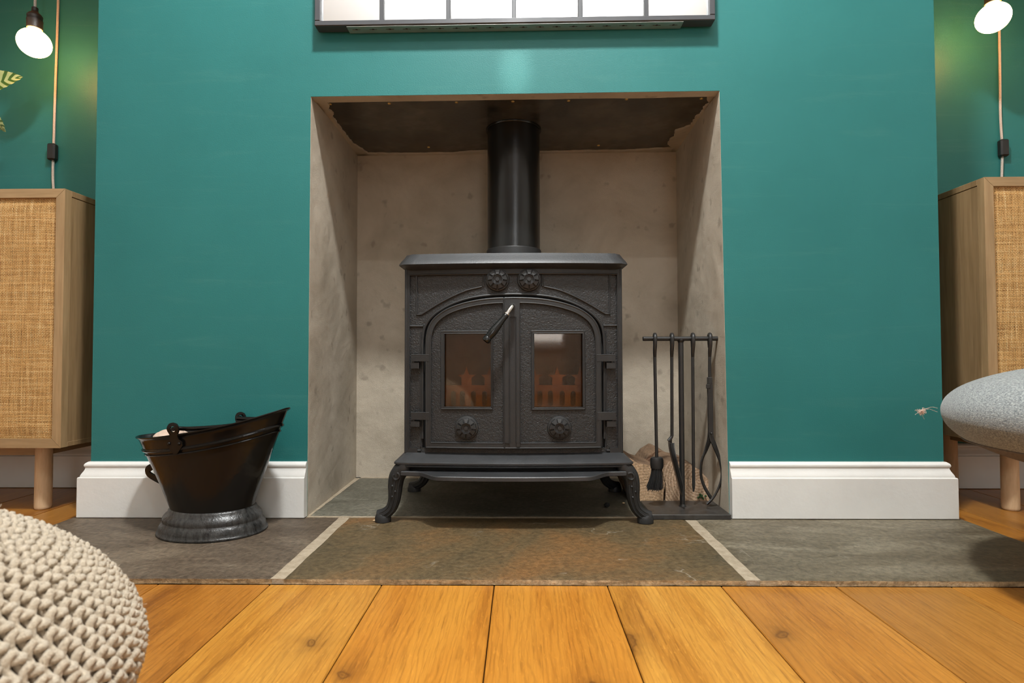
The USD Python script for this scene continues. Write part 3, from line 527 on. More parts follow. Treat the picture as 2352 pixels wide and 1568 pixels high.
obj("top_plate", loft([plate_ring(.249, -.042, BACK + .004, .02, zt0 - .012), plate_ring(.256, -.052, BACK + .008, .018, zt0 - .010), plate_ring(.2655, -.0665, BACK + .010, .016, zt0 - .003), plate_ring(.2685, -.0700, BACK + .012, .016, zt0), plate_ring(.2680, -.0690, BACK + .012, .016, zt0 + .0025),
                       plate_ring(.2640, -.0635, BACK + .010, .016, zt0 + .010), plate_ring(.2585, -.0560, BACK + .008, .016, zt0 + .018), plate_ring(.254, -.049, BACK + .004, .016, zt1 - .001), plate_ring(.248, -.042, BACK, .016, zt1)]), M["plate"], stv, smooth=40)
# base: sloping ledge, and the ash lip in front of it
zl1 = V0 + .001; zl0 = .1525
obj("base", loft([plate_ring(.262, -.045, BACK, .008, zl0 - .013), plate_ring(.2715, -.0785, BACK + .01, .008, zl0 - .0115), plate_ring(.2735, -.0805, BACK + .012, .008, zl0 - .009), plate_ring(.2715, -.0785, BACK + .01, .008, zl0 - .0068), plate_ring(.2745, -.0820, BACK + .012, .008, zl0 - .005), plate_ring(.2745, -.0825, BACK + .012, .008, zl0 - .001), plate_ring(.2728, -.0800, BACK + .01, .008, zl0 + .0008),
                  plate_ring(.257, -.046, BACK + .004, .008, zl1)]), M["plate"], stv, smooth=40)
def lip_y(u):   # front edge of the ash lip in plan
    a = np.abs(u); ctr = -.132 + .30 * u * u; ear = -.083 + .22 * u * u
    k = np.clip((a - .165) / .055, 0, 1); k = k * k * (3 - 2 * k); return ctr * (1 - k) + ear * k
u = np.linspace(-.257, .257, 81); fy = lip_y(u); by = -.058 + .2 * u * u
def lip_ring(ins, z):
    uu = u * (1 - ins / .257); return np.vstack([np.c_[SX + uu, fy + ins, np.full(81, z)], np.c_[SX + uu[::-1], by[::-1], np.full(81, z)]])
def lip_mesh():
    rings = [lip_ring(.0015, .1255), lip_ring(0, .127), lip_ring(0, .1345), lip_ring(.0015, .136), lip_ring(.004, .1358)]
    k = 162; m = loft(rings, cap=False); f = [m.faces]
    for r in (0, 4):
        i = np.arange(80); a, b, c, d = r * k + i, r * k + i + 1, r * k + k - 1 - i, r * k + k - 2 - i
        q = np.vstack([np.stack([a, b, c], 1), np.stack([b, d, c], 1)]); f.append(q if r else q[:, ::-1])
    return TM(m.vertices, np.vstack(f))
zoff = at(1180, 1096, y=-.132)[2] - .136
lm = lip_mesh(); lm.apply_translation((0, 0, zoff)); obj("ash_lip", lm, M["plate"], stv, smooth=40)
obj("base_apron", loft([plate_ring(.245, -.05, BACK, .008, zl0 - .03), plate_ring(.25, -.055, BACK, .008, zl0 - .008)]), M["iron"], stv, smooth=40)
# cabriole legs
def leg(s, toe, knee, ydir):
    """toe: foot tip on the hearth, knee: under the base; both (x, y). A bowed knee, a slim ankle and a pad foot."""
    kx, ky = knee; tx, ty = toe
    prof = [(.0, .140, .98), (-.03, .134, 1.05), (.10, .124, 1.06), (.24, .110, 1.02), (.30, .092, .95), (.32, .073, .86), (.36, .054, .78), (.48, .036, .74), (.72, .0235, .78), (.96, .018, .80)]
    pts = smooth_path([(kx + (tx - kx) * a, ky + (ty - ky) * a, HZ + z - .004) for a, z, _ in prof], 36); sc = np.interp(np.linspace(0, 1, 36), np.linspace(0, 1, len(prof)), [p[2] for p in prof])
    main = sweep(pts, circle(16, .0175, .0155), np.stack([sc, sc], 1), up=(0, 1, 0)); d = np.array([tx - kx, ty - ky]); d /= np.linalg.norm(d)
    foot = loft([np.c_[np.array([tx, ty]) - d * .012 + circle(18, r, r * .8), np.full(18, z)] for r, z in ((.0150, HZ - .0005), (.0185, HZ + .001), (.0190, HZ + .010), (.0165, HZ + .018), (.010, HZ + .024))])
    m = [main, foot]; out = np.array([d[0], d[1], 0]); side = np.array([-d[1], d[0], 0])
    front = np.array([0, ydir, 0]); tv = np.gradient(pts, axis=0); tv /= np.linalg.norm(tv, axis=1, keepdims=True)
    for o, r0, i0, i1 in ((-.009, .0030, 6, 34), (0, .0032, 9, 34), (.009, .0030, 12, 34)):
        nrm = front - tv * (tv @ front)[:, None]; nrm /= np.linalg.norm(nrm, axis=1, keepdims=True); sd = np.cross(tv, nrm)
        c = pts + nrm * (.0150 * sc)[:, None] * math.cos(o / .016) + sd * (o * sc * 1.05)[:, None]
        m.append(tube(c[i0:i1], np.interp(np.arange(i1 - i0), [0, 4, i1 - i0 - 1], [.0012, r0, .0012]), 8))
    nrm = front - tv * (tv @ front)[:, None]; nrm /= np.linalg.norm(nrm, axis=1, keepdims=True); sd = np.cross(tv, nrm)
    a = np.linspace(0, 1.6 * np.pi, 16); ctr = pts[7] + nrm[7] * .0165
    m.append(tube(ctr + np.outer(np.cos(a) * .007, sd[7]) + np.outer(np.sin(a) * .008, tv[7]), .0026, 8))
    for i, o in ((13, .004), (16, -.003), (19, .003)):
        b = trimesh.creation.icosphere(2, .0030); b.apply_translation(pts[i] + nrm[i] * .0150 * sc[i] + sd[i] * o); m.append(b)
    return m
fl_toe, fr_toe = at(869, 1197, z=HZ), at(1494, 1200, z=HZ)
obj("leg", leg(-1, fl_toe[:2], (SX - .2555, -.052), -1), M["iron"], stv); obj("leg", leg(1, fr_toe[:2], (SX + .2555, -.052), -1), M["iron"], stv)
bl_toe, br_toe = at(941, 1130, z=HZ), at(1418, 1124, z=HZ)
obj("leg", leg(-1, (bl_toe[0], .262), (SX - .225, .222), -1), M["iron"], stv); obj("leg", leg(1, (br_toe[0], .262), (SX + .225, .222), -1), M["iron"], stv)
# doors
DB = -.06                                              # the doors bow a little more than the body
def rel_d(poly, w0, w1, me=.022): return bend(extr(poly, w0, w1, me), BOW)
def bead_d(pts, r, w, closed=False, n=None): return ridge(pts, r, w, closed, n)
split = st(1158.5, 900, .012)[0]; ar_ = st(1194, 900, .012)[0]; ar0 = st(1169.5, 900, .012)[0]; ar1 = st(1186, 900, .012)[0]
win = {-1: sts([(1013.5, 761), (1130.5, 939)], .012), 1: sts([(1221.5, 760), (1343.5, 939)], .012)}
gls = {-1: sts([(1020, 766), (1128.5, 935.5)], .012), 1: sts([(1226, 765), (1339.5, 935.5)], .012)}
def rr(p): (a, b), (c, d) = p; return sbox(min(a, c), min(b, d), max(a, c), max(b, d))
def dial(cx, cv, w, r=.0272):
    y = SYF + BOW * cx * cx - w; c = (SX + cx, y, cv); k = r / .0272
    ms = [lathe([(.0272 * k, 0), (.0276 * k, .003), (.0266 * k, .0058), (.0245 * k, .0066), (.0232 * k, .0068), (.0225 * k, .0076), (.0132 * k, .0098), (.0128 * k, .0150), (.0112 * k, .0152), (.0106 * k, .0105), (.0050 * k, .0098), (0, .0098)], 48, c, (c[0], c[1] - 1, c[2]))]
    for i in range(9):
        a = i * 2 * np.pi / 9 + np.pi / 2; ca, sa = math.cos(a), math.sin(a); tn = np.array([-sa, ca]); P = []
        for rad, hw, h in ((.0126 * k, .0029 * k, .0160), (.0218 * k, .0056 * k, .0128), (.0232 * k, .0058 * k, .0066), (.0126 * k, .0029 * k, .0066)):
            for s in (-1, 1):
                P.append((c[0] + ca * rad + tn[0] * hw * s, c[1] - h, c[2] + sa * rad + tn[1] * hw * s))
        ms.append(trimesh.convex.convex_hull(np.array(P)))
    hexa = trimesh.creation.cylinder(.0048 * k, .006, sections=6); hexa.apply_transform(trimesh.geometry.align_vectors([0, 0, 1], [0, -1, 0])); hexa.apply_translation((c[0], c[1] - .0115, c[2])); ms.append(hexa)
    return ms
for s in (-1, 1):
    region = sbox(-1, 0, split - .0008, 2) if s < 0 else sbox(split + .0008, 0, 1, 2)
    P = door_all.intersection(region); W = rr(win[s]); G = rr(gls[s])
    inner = door_all.buffer(-.0105).intersection(sbox(-1, VD0 + .011, split - .0018, 2) if s < 0 else sbox(ar_ - .001, VD0 + .011, 1, 2))
    inner = inner.buffer(-.003).buffer(.003)
    dr = obj("door", rel_d(P.difference(G), -.010, .008), M["hammered"], stv)
    pr = P.difference(inner).difference(W)
    mould = [rel_d(pr, .007, .0135)]
    fr2 = W.difference(G); mould.append(rel_d(fr2, .006, .0115))
    b = G.bounds; wb = W.bounds
    mould.append(bead_d([(wb[0], wb[1]), (wb[0], wb[3]), (wb[2], wb[3]), (wb[2], wb[1])], .0019, .0105, closed=True))
    mould.append(bead_d([(b[0], b[1]), (b[0], b[3]), (b[2], b[3]), (b[2], b[1])], .0012, .0112, closed=True))
    ext = np.array(P.exterior.coords)[:-1]; mould.append(bead_d(ext.tolist(), .0028, .0118, closed=True))
    iex = np.array((inner.geoms[0] if hasattr(inner, "geoms") else inner).exterior.coords)[:-1]; mould.append(bead_d(iex.tolist(), .0016, .0128, closed=True))
    if s > 0:
        vt = dla[-1][1] - .008
        mould.append(rel_d(sbox(split + .001, VD0 + .012, ar0, vt - .035).union(sbox(ar1, VD0 + .004, ar_, vt - .004)).union(sbox(split + .001, vt - .036, ar_, vt - .002)), .013, .0165))
        for uu in (ar0, ar1, ar_): mould.append(bead_d([(uu, VD0 + .012), (uu, vt - .036)], .0016, .016))
    obj("door_moulding", mould, M["iron"], dr)
    obj("pane", rel_d(G.buffer(.002), .0005, .0045), M["stove_glass"], dr, "smoked glass pane")
    dc = st(1071.3 if s < 0 else 1284.6, 982.3, .012); obj("air_dial", dial(dc[0], dc[1], .0075), M["iron"], dr)
    for (a0, a1), (b0, b1) in ([((945, 977.7), (943.8, 963)), ((944, 977), (943.5, 964))] if s < 0 else [((1378.7, 1413), (1392.8, 1413)), ((1380, 1414.7), (1393.6, 1414.7))]):
        up = a0 in (945, 1378.7); z0, z1, z2, z3 = (814, 829.5, 832.5, 846) if up else (946.5, 964, 966.5, 979.5)
        A, B = rr(sts([(a0, z0), (a1 + (8 if s < 0 else 0), z1)], .014)), rr(sts([(b0, z2), (b1, z3)], .010))
        if s > 0: A = rr(sts([(a0 - 8, z0), (a1, z1)], .014))
        pc = np.array([(B.bounds[0] + B.bounds[2]) / 2 + s * .004, A.bounds[3]])
        pin = np.array([(SX + pc[0], SYF + BOW * pc[0] ** 2 - .008, A.bounds[3] + .0028), (SX + pc[0], SYF + BOW * pc[0] ** 2 - .008, B.bounds[1])])
        hm = [rel(A, .004, .0145), rel(B, -.002, .0125), ridge([(A.bounds[0], A.bounds[3] - .001), (A.bounds[2], A.bounds[3] - .001)], .0016, .0132), tube(pin, .0036, 10)]
        obj("hinge", hm, M["iron"], dr)
    if s > 0:
        hp = st(1177, 704, .02); y0 = SYF - .012
        hd = thing("handle", "chrome shank handle with a turned black grip", None, (0, 0, 0), parent=dr)
        _loc[hd.GetPath()] = np.array(_loc[dr.GetPath()])
        pv = np.array([SX + hp[0], SYF - .013, hp[1]])
        a = at(1175.5, 703.5, y=SYF - .046); b_ = at(1163.5, 722.5, y=SYF - .050); c_ = at(1114.5, 784, y=SYF - .062)
        boss = lathe([(.0105, 0), (.0108, .003), (.0085, .0045), (0, .0045)], 24, pv + [0, .001, 0], pv + [0, -1, 0])
        obj("handle_shank", [tube(smooth_path([pv, pv + [0, -.022, 0], a + [.001, .004, .001], a + (b_ - a) * .35, b_ + (c_ - b_) * .02], 24), .0050, 14), lathe([(.0052, 0), (.0072, .0006), (.0072, .0035), (.006, .0042)], 20, b_ - (c_ - b_) * .05, c_)], M["chrome"], hd)
        L = np.linalg.norm(c_ - b_); g = [(0, 0), (.0058, .0005), (.0068, .004), (.0068, .006), (.0062, .008), (.0066, .016), (.0078, .028), (.0092, .042), (.0098, .052), (.0094, .060), (.0084, .067), (.0080, .070), (.0090, .0715), (.0094, .075), (.0092, .0795), (.0080, .0815), (.0062, .082), (.0058, .076), (0, .076)]
        obj("handle_grip", lathe([(r, h * L / .082) for r, h in g], 28, b_, c_), M["grip"], hd)
        obj("handle_boss", boss, M["iron"], hd)
for px in (1142.8, 1215.2):
    c = st(px, 642, .004); obj("air_dial", dial(c[0], c[1], .0), M["iron"], stv)
# inside: brick lining, slotted log guard
ilx = .205
obj("fire_lining", [box(SX - ilx, SX + ilx, .150, .17, V0 + .012, VT - .02), box(SX - ilx - .02, SX - ilx, .0, .17, V0 + .012, VT - .02), box(SX + ilx, SX + ilx + .02, .0, .17, V0 + .012, VT - .02), box(SX - ilx, SX + ilx, -.01, .17, V0 + .012, V0 + .03)], M["firebrick"], stv, smooth=False)
gy = .012; gz0, gz1 = at(1178, 945, y=gy)[2], at(1178, 884, y=gy)[2]
gp = sbox(SX - ilx + .004, gz0, SX + ilx - .004, gz1)
for px in (1042, 1062.5, 1088, 1113.5, 1240, 1264, 1291, 1316):
    a, b = at(px, 930, y=gy), at(px, 899, y=gy); gp = gp.difference(LineString([(a[0], a[2] + .004), (a[0], b[2] - .004)]).buffer(.0062, 8))
for px in (1072, 1125, 1176, 1226, 1279.5, 1332):
    c = at(px, 866, y=gy); r = .020; star = []
    for i in range(10):
        an = math.pi / 2 + i * math.pi / 5; q = r * 1.15 if i % 2 == 0 else r * .5; star.append((c[0] + q * math.cos(an), c[2] + q * math.sin(an) * (1.15 if i == 0 else .8)))
    gp = gp.union(Polygon(star))
    gp = gp.union(sbox(c[0] - .012, gz1 - .003, c[0] + .012, c[2]))
obj("log_guard", flat(extr(gp, 0, .006), gy), M["rust"], stv, smooth=False)
obj("log_guard_rail", [box(SX - ilx, SX + ilx, gy - .010, gy, gz1 - .004, gz1)], M["rust"], stv)
# flue
fz0 = zt1
flu = thing("flue_pipe", "black enamelled stove pipe rising from the stove into the board above", "pipe", (FX, FY, fz0))
obj("collar", lathe([(.0775, 0), (.0785, .002), (.0785, .060), (.0770, .0625), (.0740, .0625)], 56, (FX, FY, fz0 - .001)), M["iron"], flu, "matt iron collar")
zc = lipz(FX) + .014
obj("pipe", lathe([(FR, .004), (FR, zc - fz0 + .06)], 64, (FX, FY, fz0)), M["flue"], flu)
obj("sealing_ring", lathe([(FR + .0005, -.006), (FR + .003, -.006), (FR + .0045, -.003), (FR + .0045, .0005)], 56, (FX, FY, zc)), M["grip"], flu, "glossy black sealing ring")

# ================================================================== coal scuttle
BC = np.array([-.6845, -.1065]); BA = math.radians(-8)
ca, sa = math.cos(BA), math.sin(BA)
def bk(x, y, z): return np.stack([BC[0] + x * ca - y * sa, BC[1] + x * sa + y * ca, HZ + z + 0 * x], -1)
scu = thing("coal_scuttle", "glossy black metal coal scuttle with a pouring lip standing on the left slab", "coal scuttle", (BC[0], BC[1], HZ))
RIMZ = np.polyfit([-1, -.6, -.2, 0, .3, .8, 1], [.199, .205, .214, .219, .228, .2495, .266], 4)
def scuttle_ring(k, n=72):
    """k from 0 at the waist to 1 at the rim: (x, y, z) round the bucket, the spout at angle 0."""
    a = np.arange(n) * 2 * np.pi / n; c, s = np.cos(a), np.sin(a)
    sp_ = np.clip(c, 0, 1) ** 2.2; bk_ = np.clip(-c, 0, 1) ** 2
    rim_x = np.where(c > 0, .142 + .030 * sp_, .150 + .028 * bk_); rim_y = .0845 - .012 * sp_
    rim_z = np.polyval(RIMZ, c)
    w0 = .0875
    x = c * (w0 + (rim_x - w0) * k ** 1.05); y = s * (w0 * .80 + (rim_y - w0 * .80) * k ** .9); z = .046 + (rim_z - .046) * k
    return x, y, z
ks = np.linspace(0, 1, 30); rings = []
for k in ks: rings.append(bk(*scuttle_ring(k)))
x, y, z = scuttle_ring(1.0)
def lip_off(o, dz): 
    r = np.hypot(x, y); return bk(x * (1 + o / r), y * (1 + o / r), z + dz)
outer = rings + [lip_off(.004, .003), lip_off(.007, .005), lip_off(.0075, .0068), lip_off(.006, .0078), lip_off(.003, .006), lip_off(-.002, .0)]
inn = []
for k in ks[::-1]:
    a, b, c = scuttle_ring(k); r = np.hypot(a, b); inn.append(bk(a * (1 - .003 / r), b * (1 - .003 / r), c - .001))
obj("bucket", loft(outer + inn), M["enamel"], scu, smooth=50)
bead = []
for k, r in ((.86, .0035), (.80, .0022)):
    a, b, c = scuttle_ring(k); rr_ = np.hypot(a, b); bead.append(tube(bk(a * (1 + .001 / rr_), b * (1 + .001 / rr_), c), r, 8, closed=True))
obj("rim_bead", bead, M["enamel"], scu)
fp_ = [(.086, .056), (.0925, .0555), (.0965, .052), (.0985, .047), (.1045, .0435), (.1105, .0385), (.1130, .0330), (.1120, .0290), (.1125, .0265), (.1165, .0235), (.1210, .0180), (.1230, .0120), (.1240, .0070), (.1275, .0055), (.1285, .003), (.1270, .0008), (.08, .0008)]
a = np.arange(72) * 2 * np.pi / 72
obj("foot", loft([bk(np.cos(a) * q_, np.sin(a) * q_ * .79, np.full(72, zz)) for q_, zz in [(.086 + (r - .086) * .776, zz) for r, zz in fp_]][::-1]), M["worn"], scu, "worn dusty iron foot", smooth=50)
for s in (-1, 1):
    ang = -1.76 if s < 0 else 1.57; x1, y1, z1 = [float(v[int(round((ang % (2 * np.pi)) / (2 * np.pi) * 72)) % 72]) for v in scuttle_ring(1.0)]
    x0, y0, z0 = [float(v[int(round((ang % (2 * np.pi)) / (2 * np.pi) * 72)) % 72]) for v in scuttle_ring(.72)]
    tilt = (y1 - y0) / (z1 - z0)
    ear = Polygon([(-.016, -.014), (-.003, -.031), (.001, -.033), (.006, -.031), (.018, -.015), (.017, -.008), (.010, -.003), (.0072, .006), (.0115, .016), (.0118, .022), (.008, .0295), (.0, .032), (-.008, .0295), (-.0118, .022), (-.0115, .016), (-.0072, .006), (-.009, -.003), (-.015, -.008)]).buffer(.0012, join_style=1).union(shapely.Point(0, .0195).buffer(.0135, 16)).union(shapely.Point(0, -.013).buffer(.0155, 16)).difference(shapely.Point(0, .0195).buffer(.0062))
    m = extr(ear, 0, .0032, .012); v = np.array(m.vertices); X, Z, T = v[:, 0], v[:, 1], v[:, 2]
    o = s * (.0035 + T) + tilt * np.minimum(Z, 0) + s * .004 * np.clip(Z / .02, 0, 1)
    er = obj("ear", TM(bk(x1 + X, y1 + o, z1 + Z + 0 * X), m.faces), M["enamel"], scu)
    for q in ((-.0105, -.011), (.0125, -.011)):
        b = trimesh.creation.icosphere(2, .0035); b.apply_translation(bk(np.array(x1 + q[0]), np.array(y1 + s * .007 + tilt * q[1]), np.array(z1 + q[1]))); obj("rivet", b, M["enamel"], er)
    if s < 0: ear_f = (x1, y1 - .004, z1 + .0195)
    else: ear_b = (x1, y1 + .004, z1 + .0195)
P = []
fx, fy, fz = ear_f; bx_, by_, bz_ = ear_b
for x_, y_, z_ in [(fx, fy - .005, fz), (fx, fy + .008, fz), (fx + .006, fy + .013, fz - .001), (fx + .03, fy + .017, fz - .001), (fx + .09, fy + .026, fz + .003), (fx + .150, fy + .05, fz + .010), (fx + .165, -.01, fz + .012), (bx_ + .125, by_ - .040, bz_ + .004), (bx_ + .08, by_ - .022, bz_ + .001), (bx_ + .03, by_ - .015, bz_), (bx_ + .006, by_ - .012, bz_), (bx_, by_ - .007, bz_), (bx_, by_ + .005, bz_)]:
    P.append(bk(np.array(x_), np.array(y_), np.array(z_)))
obj("bail_handle", tube(smooth_path(P, 70), .0046, 10), M["enamel"], scu)
sec = np.array([(-.0075, -.0016), (-.003, -.0022), (.003, -.0022), (.0075, -.0016), (.0075, .0016), (.003, .0006), (-.003, .0006), (-.0075, .0016)])
G = [bk(np.array(q[0]), np.array(q[1]), np.array(q[2])) for q in [(-.136, .012, .140), (-.155, .014, .137), (-.176, .016, .128), (-.181, .018, .120), (-.176, .018, .113), (-.150, .014, .103), (-.134, .012, .098), (-.126, .011, .086), (-.119, .010, .074)]]
obj("tipping_handle", sweep(smooth_path(G, 40), sec, up=(0, 1, 0)), M["enamel"], scu)
# crumpled paper sack in the scuttle
rng = np.random.default_rng(8)
sph = trimesh.creation.icosphere(4, 1.0); v = np.array(sph.vertices)
v = v * (1 + .30 * (meshkit.fbm(v * 2.2 + 3, 3, 2) - .5)[:, None]); v *= [.037, .036, .027]
pp = bk(v[:, 0] - .094, v[:, 1] - .014, v[:, 2] + .198)
pap = thing("paper_sack", "crumpled brown paper sack lying in the coal scuttle", "paper sack", tuple(pp.mean(0)))
obj("sack", TM(pp, sph.faces), M["paper"], pap, smooth=True)

# ================================================================== companion set
PX, PY = at(1567.5, 1162, z=HZ + .012)[:2]; BARY = PY
BT = HZ + .012
tb = thing("tool_stand", "black steel fire tool stand with a T-shaped crossbar right of the stove", "tool stand", (PX, PY, HZ))
obj("base", box(PX - .0930, .4925, -.0225, .108, HZ, BT, .0012), M["toolbase"], tb, "dusty flat base plate", smooth=False)
zb = at(1567, 777.5, y=BARY)[2]
obj("pole", [tube([(PX, BARY, BT), (PX, BARY, zb)], .0064, 14), lathe([(.0095, 0), (.0085, .002), (.0062, .006)], 16, (PX, BARY, BT)), lathe([(.0062, 0), (.0085, .004), (.009, .006)], 16, (PX, BARY, zb - .010))], M["tool"], tb)
xb0, xb1 = at(1476.5, 778, y=BARY)[0], at(1659, 777, y=BARY)[0]
obj("crossbar", lathe([(0, 0), (.0050, 0), (.0056, .0008), (.0056, xb1 - xb0 - .0008), (.005, xb1 - xb0), (0, xb1 - xb0)], 18, (xb0, BARY, zb), (xb1, BARY, zb)), M["tool"], tb)
RR = .0040
def hook(x, lean=0.0):
    """The crook over the bar: from behind, over the top, to the front."""
    pts = [(x + .005, BARY + .011, zb - .022), (x + .0045, BARY + .011, zb - .008)]
    for a in np.linspace(0, np.pi, 9): pts.append((x + .004 - .004 * a / np.pi, BARY + .011 * math.cos(a), zb + .0005 + .0102 * math.sin(a)))
    pts += [(x, BARY - .0105, zb - .012), (x, BARY - .006, zb - .030), (x + .001, BARY - .001, zb - .045)]
    return pts
def X(px, y=None): return at(px, 900, y=BARY)[0]
def Z(py): return at(1567, py, y=BARY)[2]
def crook(x): return tube(smooth_path(hook(x), 34), np.r_[np.full(26, .0048), np.linspace(.0048, RR, 8)], 10)
def tool(name, label, cat, px): x = X(px); return x, thing(name, label, cat, (x, BARY, zb), None)
x, t_ = tool("hearth_brush", "black bristled hearth brush hanging leftmost on the tool stand", "brush", 1503.5)
x2 = X(1507)
obj("rod", [crook(x), tube([(x + .001, BARY - .001, zb - .044), (x2, BARY, Z(1053))], RR, 10)], M["tool"], t_)
hb = []
for r_, zz in ((.011, Z(1049)), (.0145, Z(1051)), (.0163, Z(1056)), (.0163, Z(1068)), (.0150, Z(1075)), (.012, Z(1075.5))): hb.append(np.c_[x2 + circle(28, r_)[:, 0], BARY + circle(28, r_ * .75)[:, 1], np.full(28, zz)])
obj("brush_head", loft(hb), M["tool"], t_)
def fibres(name, pts_list, widths, mt, parent, kind="stuff", label=None):
    c = UsdGeom.BasisCurves.Define(stage, numbered(parent.GetPath().pathString + "/" + name)); off = _loc[parent.GetPath()]
    c.CreateTypeAttr("linear"); c.CreateCurveVertexCountsAttr([len(p) for p in pts_list]); P = np.vstack(pts_list) - off
    c.CreatePointsAttr(Vt.Vec3fArray.FromNumpy(P.astype(np.float32))); c.CreateWidthsAttr(Vt.FloatArray.FromNumpy(np.full(len(P), widths, np.float32))); c.SetWidthsInterpolation("vertex")
    UsdShade.MaterialBindingAPI.Apply(c.GetPrim()).Bind(mt); return tag(c, label, None, None, kind)
rng = np.random.default_rng(12); br = []
for i in range(420):
    a, r_ = rng.uniform(0, 2 * np.pi), math.sqrt(rng.uniform()); sp_ = 1.0 + .75 * rng.uniform(.5, 1.0); l = Z(1075) - Z(1122) + rng.normal(0, .003)
    dx, dy = .0125 * r_ * math.cos(a), .0095 * r_ * math.sin(a); lean = -.006
    br.append(np.array([(x2 + dx * (1 + (sp_ - 1) * t ** 1.3) + lean * t * t, BARY + dy * (1 + (sp_ - 1) * t), Z(1074) - l * t) for t in (0, .3, .6, 1)]))
fibres("bristles", br, .0011, M["bristle"], t_)
x, t_ = tool("ash_shovel", "narrow black ash shovel seen edge-on hanging second from left", "shovel", 1542.6)
xe, ze = X(1542.5), Z(1000)
obj("rod", [crook(x), tube([(x + .001, BARY - .001, zb - .044), (xe, BARY, ze), (X(1541), BARY, Z(1004)), (X(1533.5), BARY - .002, Z(1012))], RR, 10)], M["tool"], t_)
p0 = np.array([X(1534), BARY, Z(1015)]); p1 = np.array([X(1562), BARY, Z(1131)]); dv = p1 - p0; L = np.linalg.norm(dv); dv /= L; nv = np.array([-dv[2], 0, dv[0]]); nv = -nv if nv[0] < 0 else nv
def pan(s, t):   # along, across
    w = .034 + .012 * np.clip(s / .25, 0, 1); q = (t - .5) * 2; d = q * w; side = np.clip((np.abs(q) - .72) / .28, 0, 1)
    return p0 + dv * (s * L)[..., None] + np.array([.17, .985, 0]) * (d * (1 - .1 * side))[..., None] + nv * (.0085 * side * np.clip((1 - s) * 6, .25, 1) + .004 * np.exp(-s * 12))[..., None]
g1 = grid(24, 25, pan); th = g1.copy(); th.vertices = np.array(th.vertices) - nv * .0022; th.invert()
idx = np.arange(24 * 25).reshape(24, 25); loop = np.r_[idx[:, 0], idx[-1, 1:], idx[-2::-1, -1], idx[0, -2:0:-1]]; n = 600; i = np.arange(len(loop)); j = (i + 1) % len(loop)
edge = TM(np.vstack([g1.vertices, th.vertices]), np.vstack([np.stack([loop[i], n + loop[i], n + loop[j]], 1), np.stack([loop[i], n + loop[j], loop[j]], 1)]))
obj("pan", [g1, th, edge], M["tool"], t_, smooth=40)
x, t_ = tool("poker", "straight pointed black poker hanging third from left on the stand", "poker", 1590.7)
obj("rod", [crook(x), tube([(x + .001, BARY - .001, zb - .044), (X(1591), BARY, Z(1112)), (X(1590.8), BARY, Z(1120)), (X(1590.5), BARY, Z(1129))], [RR, RR, .0032, .0016], 10)], M["tool"], t_)
x, t_ = tool("fire_tongs", "black fire tongs with two bowed strap arms hanging rightmost", "tongs", 1629.8)
flat_sec = np.array([(-.0052, -.0015), (.0052, -.0015), (.0052, .0015), (-.0052, .0015)])
obj("rod", [crook(x), tube([(x + .001, BARY - .001, zb - .044), (X(1630.5), BARY, Z(866))], RR, 10)], M["tool"], t_)
obj("collar", [box(X(1630.5) - .0058, X(1630.5) + .0058, BARY - .005, BARY + .005, Z(882), Z(866), .0012), box(X(1621), X(1630), BARY - .006, BARY - .002, Z(892), Z(882), .0008)], M["tool"], t_)
b = trimesh.creation.icosphere(2, .003); b.apply_translation((X(1630.5), BARY - .008, Z(994))); obj("rivet", b, M["tool"], t_)
def strap(pts, yo, ws):
    p = smooth_path([(X(a), BARY + yo + dy, Z(b)) for a, b, dy in pts], 40); return sweep(p, np.array([(-.0015, -.0055), (.0015, -.0055), (.0015, .0055), (-.0015, .0055)]), np.interp(np.linspace(0, 1, 40), np.linspace(0, 1, len(ws)), ws), up=(0, 1, 0))
def strap_m(pts, yo):
    """Flat bar whose broad face turns from the front at the pivot to the side below."""
    p = smooth_path([(X(a), BARY + yo + dy, Z(b)) for a, b, dy in pts], 48); t = np.gradient(p, axis=0); t /= np.linalg.norm(t, axis=1, keepdims=True); k = np.linspace(0, 1, 48)
    ang = np.interp(k, [0, .42, .62, 1], [0, 0, .95, .95]); yv = np.array([0, 1.0, 0]); sd = np.cross(t, yv); sd /= np.linalg.norm(sd, axis=1, keepdims=True)
    A = sd * np.cos(ang)[:, None] + yv * np.sin(ang)[:, None]; B = np.cross(t, A); rings = [p + A * a_ + B * b_ for a_, b_ in ((-.0056, -.0016), (.0056, -.0016), (.0056, .0016), (-.0056, .0016))]
    R = np.stack(rings, 1); return loft(list(R))
obj("arm", strap_m([(1630, 880, 0), (1630.5, 940, 0), (1630, 1000, 0), (1622, 1030, 0), (1611, 1058, 0), (1608.5, 1090, 0), (1615, 1115, 0), (1626, 1136, 0), (1631, 1143, 0)], .002), M["tool"], t_)
obj("arm", strap_m([(1630.5, 880, 0), (1631, 940, 0), (1631.5, 1000, 0), (1638, 1020, 0), (1650, 1055, 0), (1655, 1085, 0), (1650, 1112, 0), (1636, 1140, 0), (1620, 1157, 0)], -.003), M["tool"], t_)

